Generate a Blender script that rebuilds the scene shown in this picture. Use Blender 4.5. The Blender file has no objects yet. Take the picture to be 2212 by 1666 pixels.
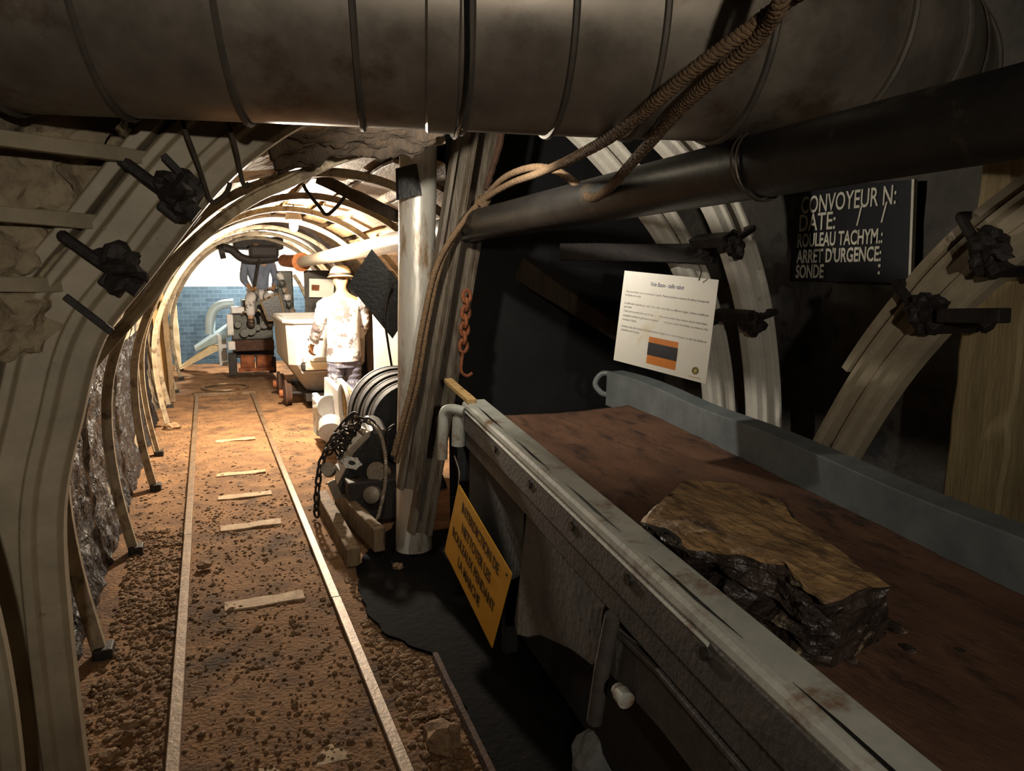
import bpy, bmesh, math, random
from mathutils import Vector as V, Matrix, noise
from math import sin, cos, pi, radians, tan, atan
R = random.Random(7)
SC = bpy.context.scene
COL = SC.collection

# ------------------------------------------------------------------ camera, world, exposure
YAW, PITCH, FPX, CAMZ = radians(22.296), radians(8.2855), 1600.0, 1.45
cd = bpy.data.cameras.new('camera'); cam = bpy.data.objects.new('camera', cd); COL.objects.link(cam)
cam.location = (0, 0, CAMZ); cam.rotation_euler = (pi/2-PITCH, 0, -YAW)
cd.sensor_width = 36; cd.lens = FPX/2212*36; cd.clip_start = .02
SC.camera = cam
SC.view_settings.view_transform = 'Standard'; SC.view_settings.look = 'None'
SC.view_settings.gamma = 1; SC.view_settings.use_curve_mapping = False
SC.view_settings.exposure = 0.0
w = bpy.data.worlds.new('world'); SC.world = w; w.use_nodes = True
w.node_tree.nodes['Background'].inputs[0].default_value = (.012, .016, .03, 1)
w.node_tree.nodes['Background'].inputs[1].default_value = 0.15
def point_light(name, loc, power, col, r=.05):
    l = bpy.data.lights.new(name, 'POINT'); l.energy = power; l.color = col; l.shadow_soft_size = r
    o = bpy.data.objects.new(name, l); o.location = loc; COL.objects.link(o); return o
def spot_light(name, loc, aim, power, col, size, r=.05, blend=.5):
    l = bpy.data.lights.new(name, 'SPOT'); l.energy = power; l.color = col; l.shadow_soft_size = r
    l.spot_size = size; l.spot_blend = blend
    o = bpy.data.objects.new(name, l); o.location = loc
    o.rotation_euler = (V(aim)-V(loc)).to_track_quat('-Z', 'Y').to_euler(); COL.objects.link(o); return o
WARM = (1, .86, .68)
LAMP_A, LAMP_B, LAMP_C, LAMP_D = V((.76, 7.0, 1.90)), V((1.0, 12.5, 2.06)), V((.6, 2.4, 2.03)), V((.0, -1.1, 1.73))
point_light('tunnel_lamp_light', LAMP_A-V((0, 0, .1)), 640, WARM, .05)
point_light('end_lamp_light', LAMP_B-V((0, 0, .1)), 420, (1, .94, .84), .05)
spot_light('post_lamp_light', LAMP_C-V((0, 0, .07)), (1.35, 2.95, 1.70), 56, (1, .93, .80), radians(158), .025, 1.0)
spot_light('rear_lamp_light', LAMP_D-V((0, 0, .07)), (.8, 2.2, 1.9), 84, (1, .91, .78), radians(86), .03, .7)

# ------------------------------------------------------------------ geometry helpers
RX, UX = V((cos(YAW), -sin(YAW), 0)), None
FX = V((sin(YAW)*cos(PITCH), cos(YAW)*cos(PITCH), -sin(PITCH)))
UX = RX.cross(FX)
CAM = V((0, 0, CAMZ))
def ray(px, py): return FX + RX*((px-1106)/FPX) - UX*((py-833)/FPX)
def at(px, py, X=None, Y=None, Z=None, D=None):
    """point of the place seen at a pixel, on a plane of the world (or at a distance)"""
    r = ray(px, py)
    if X is not None: t = X/r.x
    elif Y is not None: t = Y/r.y
    elif Z is not None: t = (Z-CAMZ)/r.z
    else: t = D/r.length
    return CAM + r*t
def hit(px, py, P, N):
    r = ray(px, py); return CAM + r*((P-CAM).dot(N)/r.dot(N))
def smooth(pts, n=6, closed=False):
    P = [V(p) for p in pts]; out = []
    m = len(P)
    for i in range(m if closed else m-1):
        g = (lambda k: P[k % m]) if closed else (lambda k: P[max(0, min(m-1, k))])
        p0, p1, p2, p3 = g(i-1), g(i), g(i+1), g(i+2)
        for k in range(n):
            t = k/n
            out.append(.5*((2*p1)+(p2-p0)*t+(2*p0-5*p1+4*p2-p3)*t*t+(3*p1-p0-3*p2+p3)*t**3))
    if not closed: out.append(P[-1])
    return out
def nz(p, s=1.0, seed=0): return noise.noise(V(p)*s + V((seed*7.3, seed*3.1, seed*1.7)))
def fbm(p, s=1.0, o=4): return noise.fractal(V(p)*s, 1.0, 2.0, o)

def even(P, st):
    out = [P[0]]; acc = 0
    for a, b in zip(P, P[1:]):
        L = (b-a).length; t = st-acc
        while t <= L: out.append(a.lerp(b, t/L)); t += st
        acc = (acc+L) % st if L+acc >= st else acc+L
    return out
class MB:
    def __init__(self): self.v = []; self.f = []
    def add(self, vs, fs):
        k = len(self.v); self.v += [V(p) for p in vs]; self.f += [tuple(i+k for i in f) for f in fs]; return self
    def box(self, c, s, M=None):
        c = V(c); x, y, z = s[0]/2, s[1]/2, s[2]/2
        ps = [V((a*x, b*y, d*z)) for a in (-1, 1) for b in (-1, 1) for d in (-1, 1)]
        if M: ps = [M @ p for p in ps]
        return self.add([c+p for p in ps], [(0,1,3,2), (4,6,7,5), (0,4,5,1), (2,3,7,6), (0,2,6,4), (1,5,7,3)])
    def bar(self, p0, p1, wd, ht, up=(0, 0, 1), seg=1, jit=0, taper=1):
        p0, p1, up = V(p0), V(p1), V(up); t = (p1-p0).normalized(); s = t.cross(up)
        if s.length < 1e-4: s = t.cross(V((1, 0, 0)))
        s.normalize(); u = s.cross(t)
        rings = []
        for i in range(seg+1):
            k = i/seg; c = p0.lerp(p1, k); m = 1+(taper-1)*k
            ring = [c+s*(a*wd/2*m)+u*(b*ht/2*m) for a, b in ((-1,-1), (1,-1), (1,1), (-1,1))]
            if jit: ring = [q+V((nz(q, 9, 1), nz(q, 9, 2), nz(q, 9, 3)))*jit for q in ring]
            rings.append(ring)
        return self.loft(rings)
    def loft(self, rings, closed=False, caps=True):
        n = len(rings[0]); vs = [p for r in rings for p in r]; fs = []
        m = len(rings)
        for i in range(m if closed else m-1):
            j = (i+1) % m
            for a in range(n): b = (a+1) % n; fs.append((i*n+a, i*n+b, j*n+b, j*n+a))
        if caps and not closed: fs += [tuple(reversed(range(n))), tuple(range((m-1)*n, m*n))]
        return self.add(vs, fs)
    def tube(self, path, r, n=10, closed=False, caps=True):
        P = [V(p) for p in path]; m = len(P); rings = []; prev = None
        for i in range(m):
            a = P[(i-1) % m] if closed or i else P[0]; b = P[(i+1) % m] if closed or i < m-1 else P[-1]
            t = (b-a).normalized()
            if prev is None:
                s = t.cross(V((0, 0, 1)))
                if s.length < .05: s = t.cross(V((1, 0, 0)))
            else: s = prev - t*prev.dot(t)
            s.normalize(); prev = s; u = t.cross(s); rr = r[i] if isinstance(r, (list, tuple)) else r
            rings.append([P[i]+(s*cos(2*pi*k/n)+u*sin(2*pi*k/n))*rr for k in range(n)])
        return self.loft(rings, closed, caps)
    def rope(self, path, r, turns, strands=3, n=6):
        P = [V(p) for p in path]; m = len(P); prev = None; fr = []
        for i in range(m):
            t = (P[min(i+1, m-1)]-P[max(i-1, 0)]).normalized()
            s = t.cross(V((0, 0, 1))) if prev is None else prev-t*prev.dot(t)
            s.normalize(); prev = s; fr.append((s, t.cross(s)))
        L = [0]
        for i in range(1, m): L.append(L[-1]+(P[i]-P[i-1]).length)
        for k in range(strands):
            q = []
            for i in range(m):
                a = turns*L[i]*2*pi+2*pi*k/strands
                q.append(P[i]+(fr[i][0]*cos(a)+fr[i][1]*sin(a))*r*.52)
            self.tube(q, r*.56, n)
        return self
    def sweep(self, sec, path, B):
        B = V(B); P = [V(p) for p in path]; rings = []
        for i in range(len(P)):
            t = (P[min(i+1, len(P)-1)]-P[max(i-1, 0)]).normalized(); N = B.cross(t).normalized()
            rings.append([P[i]+N*a+B*b for a, b in sec])
        return self.loft(rings)
    def prism(self, pts, vec):
        vec = V(vec); n = len(pts); pts = [V(p) for p in pts]
        fs = [tuple(reversed(range(n))), tuple(range(n, 2*n))] + [(i, (i+1) % n, n+(i+1) % n, n+i) for i in range(n)]
        return self.add(pts+[p+vec for p in pts], fs)
    def lathe(self, prof, o, axis=(0, 0, 1), n=24, caps=True):
        o = V(o); ax = V(axis).normalized(); s = ax.orthogonal().normalized(); u = ax.cross(s)
        return self.loft([[o+ax*z+(s*cos(2*pi*k/n)+u*sin(2*pi*k/n))*r for k in range(n)] for r, z in prof], caps=caps)
    def cyl(self, p0, p1, r, n=16): 
        p0, p1 = V(p0), V(p1); return self.lathe([(r, 0), (r, (p1-p0).length)], p0, p1-p0, n)
    def rock(self, c, s, seed=0, sub=1, rough=.3):
        bm = bmesh.new(); bmesh.ops.create_icosphere(bm, subdivisions=sub, radius=1)
        vs = []
        for v in bm.verts:
            k = 1+rough*nz(v.co, 1.4, seed)+rough*.5*nz(v.co, 3, seed+5)
            vs.append(V(c)+V((v.co.x*s[0]*k, v.co.y*s[1]*k, v.co.z*s[2]*k)))
        bm.verts.index_update(); fs = [tuple(v.index for v in f.verts) for f in bm.faces]; bm.free()
        return self.add(vs, fs)
    def surf(self, fn, nu, nv):
        vs = [fn(i/nu, j/nv) for i in range(nu+1) for j in range(nv+1)]
        return self.add(vs, [(i*(nv+1)+j, (i+1)*(nv+1)+j, (i+1)*(nv+1)+j+1, i*(nv+1)+j+1) for i in range(nu) for j in range(nv)])
    def build(self, name, m, parent=None, smooth=False, bevel=0, solid=0, ang=35):
        if parent is None:
            lo = V((min(p[i] for p in self.v) for i in range(3))); hi = V((max(p[i] for p in self.v) for i in range(3)))
            base = V(((lo.x+hi.x)/2, (lo.y+hi.y)/2, lo.z))
        else:
            base = V(parent.location)
            q = parent.parent
            while q: base += q.location; q = q.parent
        me = bpy.data.meshes.new(name); me.from_pydata([p-base for p in self.v], [], self.f)
        bm = bmesh.new(); bm.from_mesh(me); bmesh.ops.recalc_face_normals(bm, faces=bm.faces)
        bm.to_mesh(me); bm.free()
        me.materials.append(m)
        o = bpy.data.objects.new(name, me); COL.objects.link(o)
        if parent is None: o.location = base
        else: o.parent = parent
        if smooth:
            for p in me.polygons: p.use_smooth = True
            try: me.set_sharp_from_angle(angle=radians(ang))
            except Exception: pass
        if solid: md = o.modifiers.new('solid', 'SOLIDIFY'); md.thickness = solid
        if bevel:
            md = o.modifiers.new('bevel', 'BEVEL'); md.width = bevel; md.segments = 2; md.limit_method = 'ANGLE'; md.angle_limit = radians(40)
        return o
def tag(o, label, cat, group=None, kind=None):
    o['label'] = label; o['category'] = cat
    if group: o['group'] = group
    if kind: o['kind'] = kind
    return o
def struct(o): o['kind'] = 'structure'; return o
def thing(name, label, cat, loc, group=None):
    e = bpy.data.objects.new(name, None); COL.objects.link(e); e.location = V(loc); e.empty_display_size = .1
    return tag(e, label, cat, group)

# ------------------------------------------------------------------ materials
def lin(c):
    f = lambda x: (x/255)/12.92 if x/255 <= .04045 else (((x/255)+.055)/1.055)**2.4
    return (f(c[0]), f(c[1]), f(c[2]), 1)
def pm(name, c1, c2, scale=8, rough=.7, metal=0, bump=.25, spot=None, spot_scale=3, spot_at=.58, spot_w=.06, stretch=(1, 1, 1), bump_scale=None, spec=.5, rough2=None, bdist=.01):
    m = bpy.data.materials.new(name); m.use_nodes = True; t = m.node_tree; N = t.nodes; L = t.links
    b = N['Principled BSDF']; tc = N.new('ShaderNodeTexCoord'); mp = N.new('ShaderNodeMapping')
    mp.inputs['Scale'].default_value = stretch; L.new(tc.outputs['Object'], mp.inputs[0])
    n = N.new('ShaderNodeTexNoise'); n.inputs['Scale'].default_value = scale; n.inputs['Detail'].default_value = 8; n.inputs['Roughness'].default_value = .65
    L.new(mp.outputs[0], n.inputs[0])
    r = N.new('ShaderNodeValToRGB'); r.color_ramp.elements[0].position = .32; r.color_ramp.elements[1].position = .68
    r.color_ramp.elements[0].color = lin(c1); r.color_ramp.elements[1].color = lin(c2); L.new(n.outputs['Fac'], r.inputs[0])
    out = r.outputs[0]
    if spot:
        n2 = N.new('ShaderNodeTexNoise'); n2.inputs['Scale'].default_value = spot_scale; n2.inputs['Detail'].default_value = 10; n2.inputs['Roughness'].default_value = .7
        L.new(mp.outputs[0], n2.inputs[0])
        mr = N.new('ShaderNodeMapRange'); mr.inputs['From Min'].default_value = spot_at-spot_w; mr.inputs['From Max'].default_value = spot_at+spot_w
        L.new(n2.outputs['Fac'], mr.inputs[0])
        mx = N.new('ShaderNodeMix'); mx.data_type = 'RGBA'; L.new(mr.outputs[0], mx.inputs['Factor']); L.new(out, mx.inputs['A']); mx.inputs['B'].default_value = lin(spot); out = mx.outputs['Result']
    L.new(out, b.inputs['Base Color'])
    b.inputs['Roughness'].default_value = rough; b.inputs['Metallic'].default_value = metal; b.inputs['Specular IOR Level'].default_value = spec
    if rough2 is not None:
        mr = N.new('ShaderNodeMapRange'); mr.inputs['From Min'].default_value = .35; mr.inputs['From Max'].default_value = .65
        mr.inputs['To Min'].default_value = rough; mr.inputs['To Max'].default_value = rough2; L.new(n.outputs['Fac'], mr.inputs[0]); L.new(mr.outputs[0], b.inputs['Roughness'])
    if bump:
        n3 = N.new('ShaderNodeTexNoise'); n3.inputs['Scale'].default_value = bump_scale or scale*4; n3.inputs['Detail'].default_value = 6
        L.new(mp.outputs[0], n3.inputs[0])
        bp = N.new('ShaderNodeBump'); bp.inputs['Strength'].default_value = bump; bp.inputs['Distance'].default_value = bdist
        L.new(n3.outputs['Fac'], bp.inputs['Height']); L.new(bp.outputs[0], b.inputs['Normal'])
    return m
def brick_mat(name, c1, c2, mortar, scale):
    m = pm(name, c1, c2, 6, .8); t = m.node_tree; N = t.nodes; L = t.links; b = N['Principled BSDF']
    tc = N.new('ShaderNodeTexCoord'); mp = N.new('ShaderNodeMapping'); mp.inputs['Rotation'].default_value = (pi/2, 0, 0); L.new(tc.outputs['Object'], mp.inputs[0])
    k = N.new('ShaderNodeTexBrick'); k.inputs['Scale'].default_value = scale; k.inputs['Mortar Size'].default_value = .012
    k.inputs['Color1'].default_value = lin(c1); k.inputs['Color2'].default_value = lin(c2); k.inputs['Mortar'].default_value = lin(mortar)
    L.new(mp.outputs[0], k.inputs[0]); L.new(k.outputs[0], b.inputs['Base Color']); return m
def emit(name, col, s):
    m = bpy.data.materials.new(name); m.use_nodes = True; b = m.node_tree.nodes['Principled BSDF']
    b.inputs['Base Color'].default_value = (.8, .8, .8, 1); b.inputs['Emission Color'].default_value = (*col, 1); b.inputs['Emission Strength'].default_value = s; return m
M = dict(
 soil=pm('soil', (94, 66, 42), (148, 110, 72), 5, .95, bump=.7, bump_scale=60, spot=(68, 50, 34), spot_scale=2.2, bdist=.02),
 gravel=pm('gravel', (98, 76, 54), (158, 126, 92), 30, .9, bump=.4),
 rail=pm('rail_steel', (96, 78, 58), (136, 114, 88), 20, .5, .35, .2, spot=(92, 60, 34), spot_scale=9),
 sleeper=pm('sleeper', (150, 124, 92), (182, 156, 122), 18, .8, 0, .3, spot=(110, 80, 50), spot_scale=6),
 coal=pm('coal', (9, 9, 10), (26, 26, 30), 14, .28, 0, .9, bump_scale=26, rough2=.6, bdist=.03),
 lag=pm('lagging', (110, 98, 80), (170, 154, 126), 3, .85, 0, .8, spot=(28, 25, 24), spot_scale=2.4, spot_at=.55, bdist=.03),
 slab=pm('grey_brown_rock', (124, 110, 88), (184, 166, 134), 6, .9, 0, .7, spot=(80, 68, 54), spot_scale=5, bdist=.02),
 board=pm('lagging_board', (98, 76, 50), (142, 114, 78), 4, .6, 0, .4, spot=(70, 50, 34), spot_scale=3, stretch=(6, 1, 6)),
 cream=pm('cream_lagging', (200, 182, 146), (226, 212, 182), 4, .8, 0, .4, spot=(120, 90, 50), spot_scale=4, spot_at=.66),
 arch=pm('arch_paint', (140, 128, 106), (176, 162, 136), 6, .55, 0, .25, spot=(92, 78, 58), spot_scale=10, spot_at=.66, spot_w=.04, bump_scale=40, bdist=.004),
 archw=pm('arch_white_paint', (196, 190, 176), (222, 216, 204), 6, .5, 0, .5, spot=(150, 136, 112), spot_scale=9, spot_at=.66, bump_scale=50, bdist=.004),
 ribs=pm('rib_paint', (124, 110, 88), (170, 154, 128), 8, .6, 0, .25, spot=(92, 74, 52), spot_scale=10),
 iron=pm('dark_iron', (28, 24, 22), (52, 44, 40), 20, .65, .2, .4),
 black=pm('black_paint', (16, 16, 17), (30, 29, 28), 10, .4, 0, .2),
 rustd=pm('dark_rust', (48, 32, 24), (84, 54, 36), 12, .85, 0, .4),
 rust=pm('rust', (96, 50, 28), (150, 88, 50), 12, .85, 0, .5, spot=(60, 34, 24), spot_scale=7),
 orange=pm('orange_rust', (150, 84, 42), (206, 132, 78), 12, .8, 0, .4),
 seam=pm('duct_seam', (70, 64, 58), (96, 88, 78), 9, .6, .3, .1),
 duct=pm('galvanised_duct', (112, 104, 94), (146, 136, 122), 5, .36, .6, .12, spot=(98, 82, 66), spot_scale=3, rough2=.55, bump_scale=8, bdist=.006),
 pipe=pm('black_pipe', (18, 17, 16), (32, 29, 26), 7, .45, 0, .15, spot=(70, 58, 42), spot_scale=5, spot_at=.64),
 whitepipe=pm('white_pipe', (190, 178, 156), (214, 204, 184), 7, .4, 0, .1),
 post=pm('post_steel', (196, 190, 178), (222, 216, 204), 4, .25, .3, .18, spot=(150, 120, 84), spot_scale=3, stretch=(3, 3, .7), rough2=.42),
 legst=pm('worn_leg_steel', (78, 70, 60), (112, 100, 84), 6, .6, .1, .4, spot=(70, 54, 40), spot_scale=5, stretch=(5, 5, .7)),
 darkwood=pm('dark_timber', (44, 36, 28), (74, 60, 46), 6, .85, 0, .5, stretch=(5, 5, .7)),
 wood=pm('old_timber', (96, 78, 56), (140, 118, 88), 6, .8, 0, .5, spot=(56, 42, 30), spot_scale=5, stretch=(5, 5, .7)),
 oldwhite=pm('yellowed_whitewash', (142, 124, 88), (176, 156, 114), 5, .75, 0, .4, spot=(120, 86, 48), spot_scale=3, spot_at=.62, stretch=(5, 5, .6)),
 woody=pm('yellow_timber', (176, 140, 88), (206, 172, 118), 6, .75, 0, .4, spot=(110, 76, 40), spot_scale=4, stretch=(5, 5, .6)),
 rope=pm('hemp', (92, 72, 52), (128, 102, 74), 60, .95, 0, .5),
 ropedark=pm('dirty_hemp', (92, 70, 50), (126, 98, 70), 60, .95, 0, .5),
 conv=pm('conveyor_paint', (150, 151, 142), (178, 177, 166), 9, .6, 0, .35, spot=(112, 80, 52), spot_scale=6, spot_at=.60, bump_scale=70, bdist=.003),
 convb=pm('conveyor_blue_grey', (98, 105, 107), (122, 128, 128), 9, .55, .1, .3, spot=(104, 78, 56), spot_scale=6, spot_at=.68, bump_scale=60, bdist=.003),
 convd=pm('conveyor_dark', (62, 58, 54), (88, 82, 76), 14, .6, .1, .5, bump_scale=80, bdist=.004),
 belt=pm('rubber_belt', (84, 56, 40), (116, 82, 60), 5, .85, 0, .4, spot=(54, 36, 28), spot_scale=7, bump_scale=60, stretch=(2, .7, 1)),
 rubber=pm('black_rubber', (16, 16, 18), (28, 27, 28), 9, .75, 0, .3),
 mat=pm('rubber_and_shade_black', (7, 7, 8), (14, 13, 13), 9, .95, 0, .5, spec=.1),  # near-black of the rubber, also used for the shade painted around the post
 greyrub=pm('grey_rubber', (66, 62, 58), (88, 82, 76), 8, .8, 0, .3),
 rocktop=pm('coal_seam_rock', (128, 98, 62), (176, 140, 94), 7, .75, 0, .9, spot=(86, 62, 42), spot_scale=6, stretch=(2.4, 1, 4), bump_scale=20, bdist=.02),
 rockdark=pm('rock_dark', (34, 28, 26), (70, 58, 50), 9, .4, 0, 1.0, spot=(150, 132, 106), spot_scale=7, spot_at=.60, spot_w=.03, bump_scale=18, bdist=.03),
 yellow=pm('yellow_sign', (220, 160, 44), (228, 170, 54), 5, .5, 0, .05),
 ink=pm('ink', (24, 20, 18), (30, 26, 24), 5, .6, 0, 0),
 inkyellow=pm('sign_ink', (70, 46, 16), (64, 42, 14), 5, .6, 0, 0),
 paper=pm('paper', (222, 214, 198), (232, 226, 214), 5, .45, 0, .03, spot=(214, 196, 160), spot_scale=7, spot_at=.66),
 inkblue=pm('blue_ink', (92, 92, 120), (100, 100, 126), 5, .6, 0, 0),
 inkgrey=pm('grey_ink', (84, 78, 76), (92, 86, 82), 5, .6, 0, 0),
 photo_o=pm('photo_orange', (190, 104, 32), (214, 128, 48), 12, .4, 0, 0),
 photo_d=pm('photo_dark', (30, 26, 30), (50, 44, 46), 20, .4, 0, 0),
 gold=pm('gold_emblem', (170, 150, 90), (180, 160, 100), 12, .4, 0, 0),
 slate=pm('dark_board', (24, 24, 28), (34, 34, 38), 5, .45, 0, .1),
 chalk=pm('board_lettering', (196, 190, 172), (214, 208, 190), 20, .7, 0, 0),
 wall=pm('rough_wall', (62, 58, 54), (96, 90, 82), 4, .9, 0, .6, spot=(40, 38, 38), spot_scale=2, bdist=.03),
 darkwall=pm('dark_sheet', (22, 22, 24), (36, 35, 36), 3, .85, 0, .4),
 white=pm('white_wall', (206, 200, 188), (226, 220, 208), 3, .8, 0, .2),
 brick=brick_mat('blue_brick', (44, 66, 84), (66, 90, 108), (84, 108, 124), 3.6),
 tub=pm('tub_paint', (160, 156, 150), (190, 186, 180), 4, .55, 0, .2, spot=(150, 124, 96), spot_scale=3, spot_at=.64),
 tubin=pm('tub_inside', (196, 180, 150), (216, 202, 178), 4, .7, 0, .3, spot=(130, 96, 64), spot_scale=3, spot_at=.58),
 mach=pm('machine_green', (46, 48, 44), (78, 78, 70), 9, .5, .2, .3),
 machw=pm('machine_white', (180, 180, 180), (212, 210, 206), 6, .5, .1, .2, spot=(120, 116, 112), spot_scale=6, spot_at=.62),
 guard=pm('guard_blue', (160, 186, 200), (184, 206, 216), 6, .5, .1, .15),
 jacket=pm('dusty_jacket', (180, 176, 174), (206, 202, 198), 3, .9, 0, .4, spot=(92, 82, 80), spot_scale=4.5, spot_at=.53, spot_w=.03),
 trous=pm('dusty_trousers', (84, 86, 102), (110, 110, 124), 5, .9, 0, .4, spot=(206, 200, 196), spot_scale=5, spot_at=.55, spot_w=.03, stretch=(1.6, 1.6, .6)),
 skin=pm('dummy_skin', (156, 116, 80), (178, 136, 98), 6, .6, 0, .1),
 helmet=pm('helmet', (150, 130, 96), (190, 170, 132), 6, .5, 0, .2),
 denim=pm('blue_work_jacket', (92, 100, 116), (120, 128, 144), 5, .9, 0, .4),
 boots=pm('boots', (40, 32, 26), (60, 48, 38), 8, .6, 0, .2),
 wire=pm('wire', (60, 52, 44), (96, 84, 70), 20, .5, .5, 0),
 cable=pm('grey_cable', (116, 106, 94), (150, 138, 122), 30, .5, .5, .2),
 concrete=pm('concrete', (96, 98, 98), (128, 128, 124), 9, .9, 0, .6),
 bulb=emit('bulb_glow', (1, .85, .62), 60),
)

# ------------------------------------------------------------------ setting
def gz(x, y): return .012*nz((x, y, 0), 2.2)+.008*nz((x, y, 1), 8)
def floor_f(a, b):
    x = -3+6.2*a; y = -2.5+16.8*b
    z = gz(x, y)
    d = min(abs(x+.17), abs(x-.47))
    if d < .06: z = min(z, .0)
    return V((x, y, z-.005))
struct(MB().surf(floor_f, 124, 300).build('floor', M['soil'], smooth=True, ang=180))
def plane(name, pts, m): return struct(MB().add(pts, [(0, 1, 2, 3)]).build(name, m))
plane('ceiling', [(-3, -2.5, 2.75), (3.2, -2.5, 2.75), (3.2, 14.3, 2.75), (-3, 14.3, 2.75)], M['wall'])
def wall_r(a, b):
    y = -2.5+6.6*a; z = 2.75*b
    return V((2.78+.03*fbm((0, y, z), 2), y, z))
struct(MB().surf(wall_r, 80, 36).build('wall_right', M['wall'], smooth=True))
plane('wall_near', [(-3, -2.5, 0), (3.2, -2.5, 0), (3.2, -2.5, 2.75), (-3, -2.5, 2.75)], M['wall'])
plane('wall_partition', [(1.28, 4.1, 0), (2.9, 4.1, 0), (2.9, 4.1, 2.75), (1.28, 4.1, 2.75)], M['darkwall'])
plane('wall_back', [(-3, 13.9, 1.28), (3.2, 13.9, 1.28), (3.2, 13.9, 2.75), (-3, 13.9, 2.75)], M['white'])
struct(MB().box((.6, 13.72, .65), (5.2, .3, 1.3)).build('wall_parapet', M['brick']))
VAULT = [(-.57, -.02), (-.63, .4), (-.63, .75), (-.58, 1.05), (-.46, 1.36), (-.27, 1.66), (0, 1.92), (.33, 2.1), (.75, 2.16), (1.2, 2.1), (1.52, 1.9), (1.78, 1.62), (1.95, 1.36), (2.06, 1.05), (2.12, .75), (2.12, -.02)]
VP = smooth([(x, 0, z) for x, z in VAULT], 5)
def shell(i0, i1, y0, y1, seed, amp=.045):
    P = VP[i0:i1]
    def f(a, b):
        p = P[min(len(P)-1, int(round(a*(len(P)-1))))]; y = y0+(y1-y0)*b
        q = V((p.x, y, p.z)); c = V((.75, y, .8)); d = (q-c).normalized()
        return q+d*(amp*(fbm(q, 2.2)+.6*nz(q, 7, seed)))
    return MB().surf(f, len(P)-1, int((y1-y0)*12))
struct(shell(0, 40, 2.3, 13.75, 1).build('ceiling_lagging_left', M['lag'], smooth=True))
struct(shell(39, len(VP), 4.14, 13.75, 2).build('ceiling_lagging_right', M['board'], smooth=True))
# coal face low on the left
def coal_f(a, b):
    y = 2.35+6.0*a; z = -.02+1.02*b
    x = -.535-.06*sin(pi*b*.9)+.05*max(0, .2-b)
    return V((x+.02*fbm((x, y, z), 9), y, z))
struct(MB().surf(coal_f, 240, 44).build('wall_left', M['coal'], smooth=True, ang=60))

# skewed rock lagging on the near left, between two arches
ARCH_N = [(-.375, .02), (-.385, .5), (-.375, .84), (-.315, 1.09), (-.25, 1.29), (-.13, 1.45), (.05, 1.68), (.22, 1.83), (.36, 1.9), (.6, 1.98), (.86, 2.02), (1.05, 2.03)]
an = smooth([(x, 2.2, z) for x, z in ARCH_N], 6)
LD = V((-.777, -.629, 0))
def lagn(a, b):
    i = a*(len(an)-20); k = int(i); p = an[k].lerp(an[min(k+1, len(an)-1)], i-k)
    out = V((p.x-.75, 0, p.z-.8)).normalized()
    q = p+out*.31+LD*(1.9*b)+V((0, .05, 0))
    n = V((.629, -.777, 0))
    cr = fbm(q, 1.6); ce = noise.cell_vector(q*3.3); h = .10*cr+.16*abs(nz(q, 2.6, 4))+.03*fbm(q, 7)+.05*ce.x
    return q-n*(h-.05)*1.0
struct(MB().surf(lagn, 100, 110).build('wall_lagging', M['lag'], smooth=True, ang=40))
plane('wall_far_left', [(-3, -2.5, 0), (-3, 14.3, 0), (-3, 14.3, 2.75), (-3, -2.5, 2.75)], M['wall'])

# ------------------------------------------------------------------ track
def rail(x, y0, y1, label):
    t = thing('rail', label, 'rail', (x, y0, 0), 'track rails')
    cut = 4.4 if x < 0 else 3.25
    head = [(-.04, -.014), (.010, -.014), (.014, -.021), (.024, -.021), (.027, -.017), (.027, .017), (.024, .021), (.014, .021), (.010, .014), (-.04, .014)]
    for ya, yb, dx in ((y0, cut-.002, .001), (cut+.002, y1, -.001)):
        MB().sweep(head, [(x+dx, ya, -.008), (x+dx, yb, -.008)], (1, 0, 0)).build('rail_length', M['rail'], t, bevel=.002)
    return t
rail(-.17, -.8, 9.75, 'rusty steel rail on the left of the narrow track')
rail(.47, -.8, 9.75, 'rusty steel rail on the right of the narrow track beside the gear box')
SLZ = {2.16: -.010}
SL = [(2.16, 'nearest sleeper at the bottom edge of the photo, half buried'), (3.37, 'wide pale sleeper set apart between the flat stone and the camera'), (4.49, 'pale sleeper just past the rail joint'), (5.14, 'pale sleeper second past the rail joint'), (5.76, 'small pale sleeper third past the rail joint'), (7.0, 'faint sleeper nearly buried under the lamp glow')]
for y, lab in SL:
    o = MB().bar((.0, y, -.008+SLZ.get(y, 0)), (.34, y-.01, -.003+SLZ.get(y, 0)), .1, .024, seg=10, jit=.009).build('sleeper', M['sleeper'], bevel=.004)
    tag(o, lab, 'sleeper', 'sleepers of the track')
tag(MB().bar((-.2, 9.85, .01), (.52, 9.8, .01), .06, .04).build('track_end_bar', M['rail'], bevel=.004), 'flat steel bar closing the far end of the track', 'bar')
ring = [V((.17+.28*cos(a), 10.45+.32*sin(a), .012)) for a in [2*pi*i/40 for i in range(40)]]
tag(MB().tube(ring, .018, 8, closed=True).build('manhole_ring', M['rail'], smooth=True), 'flat steel ring lying on the ground past the track end', 'ring')

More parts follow.
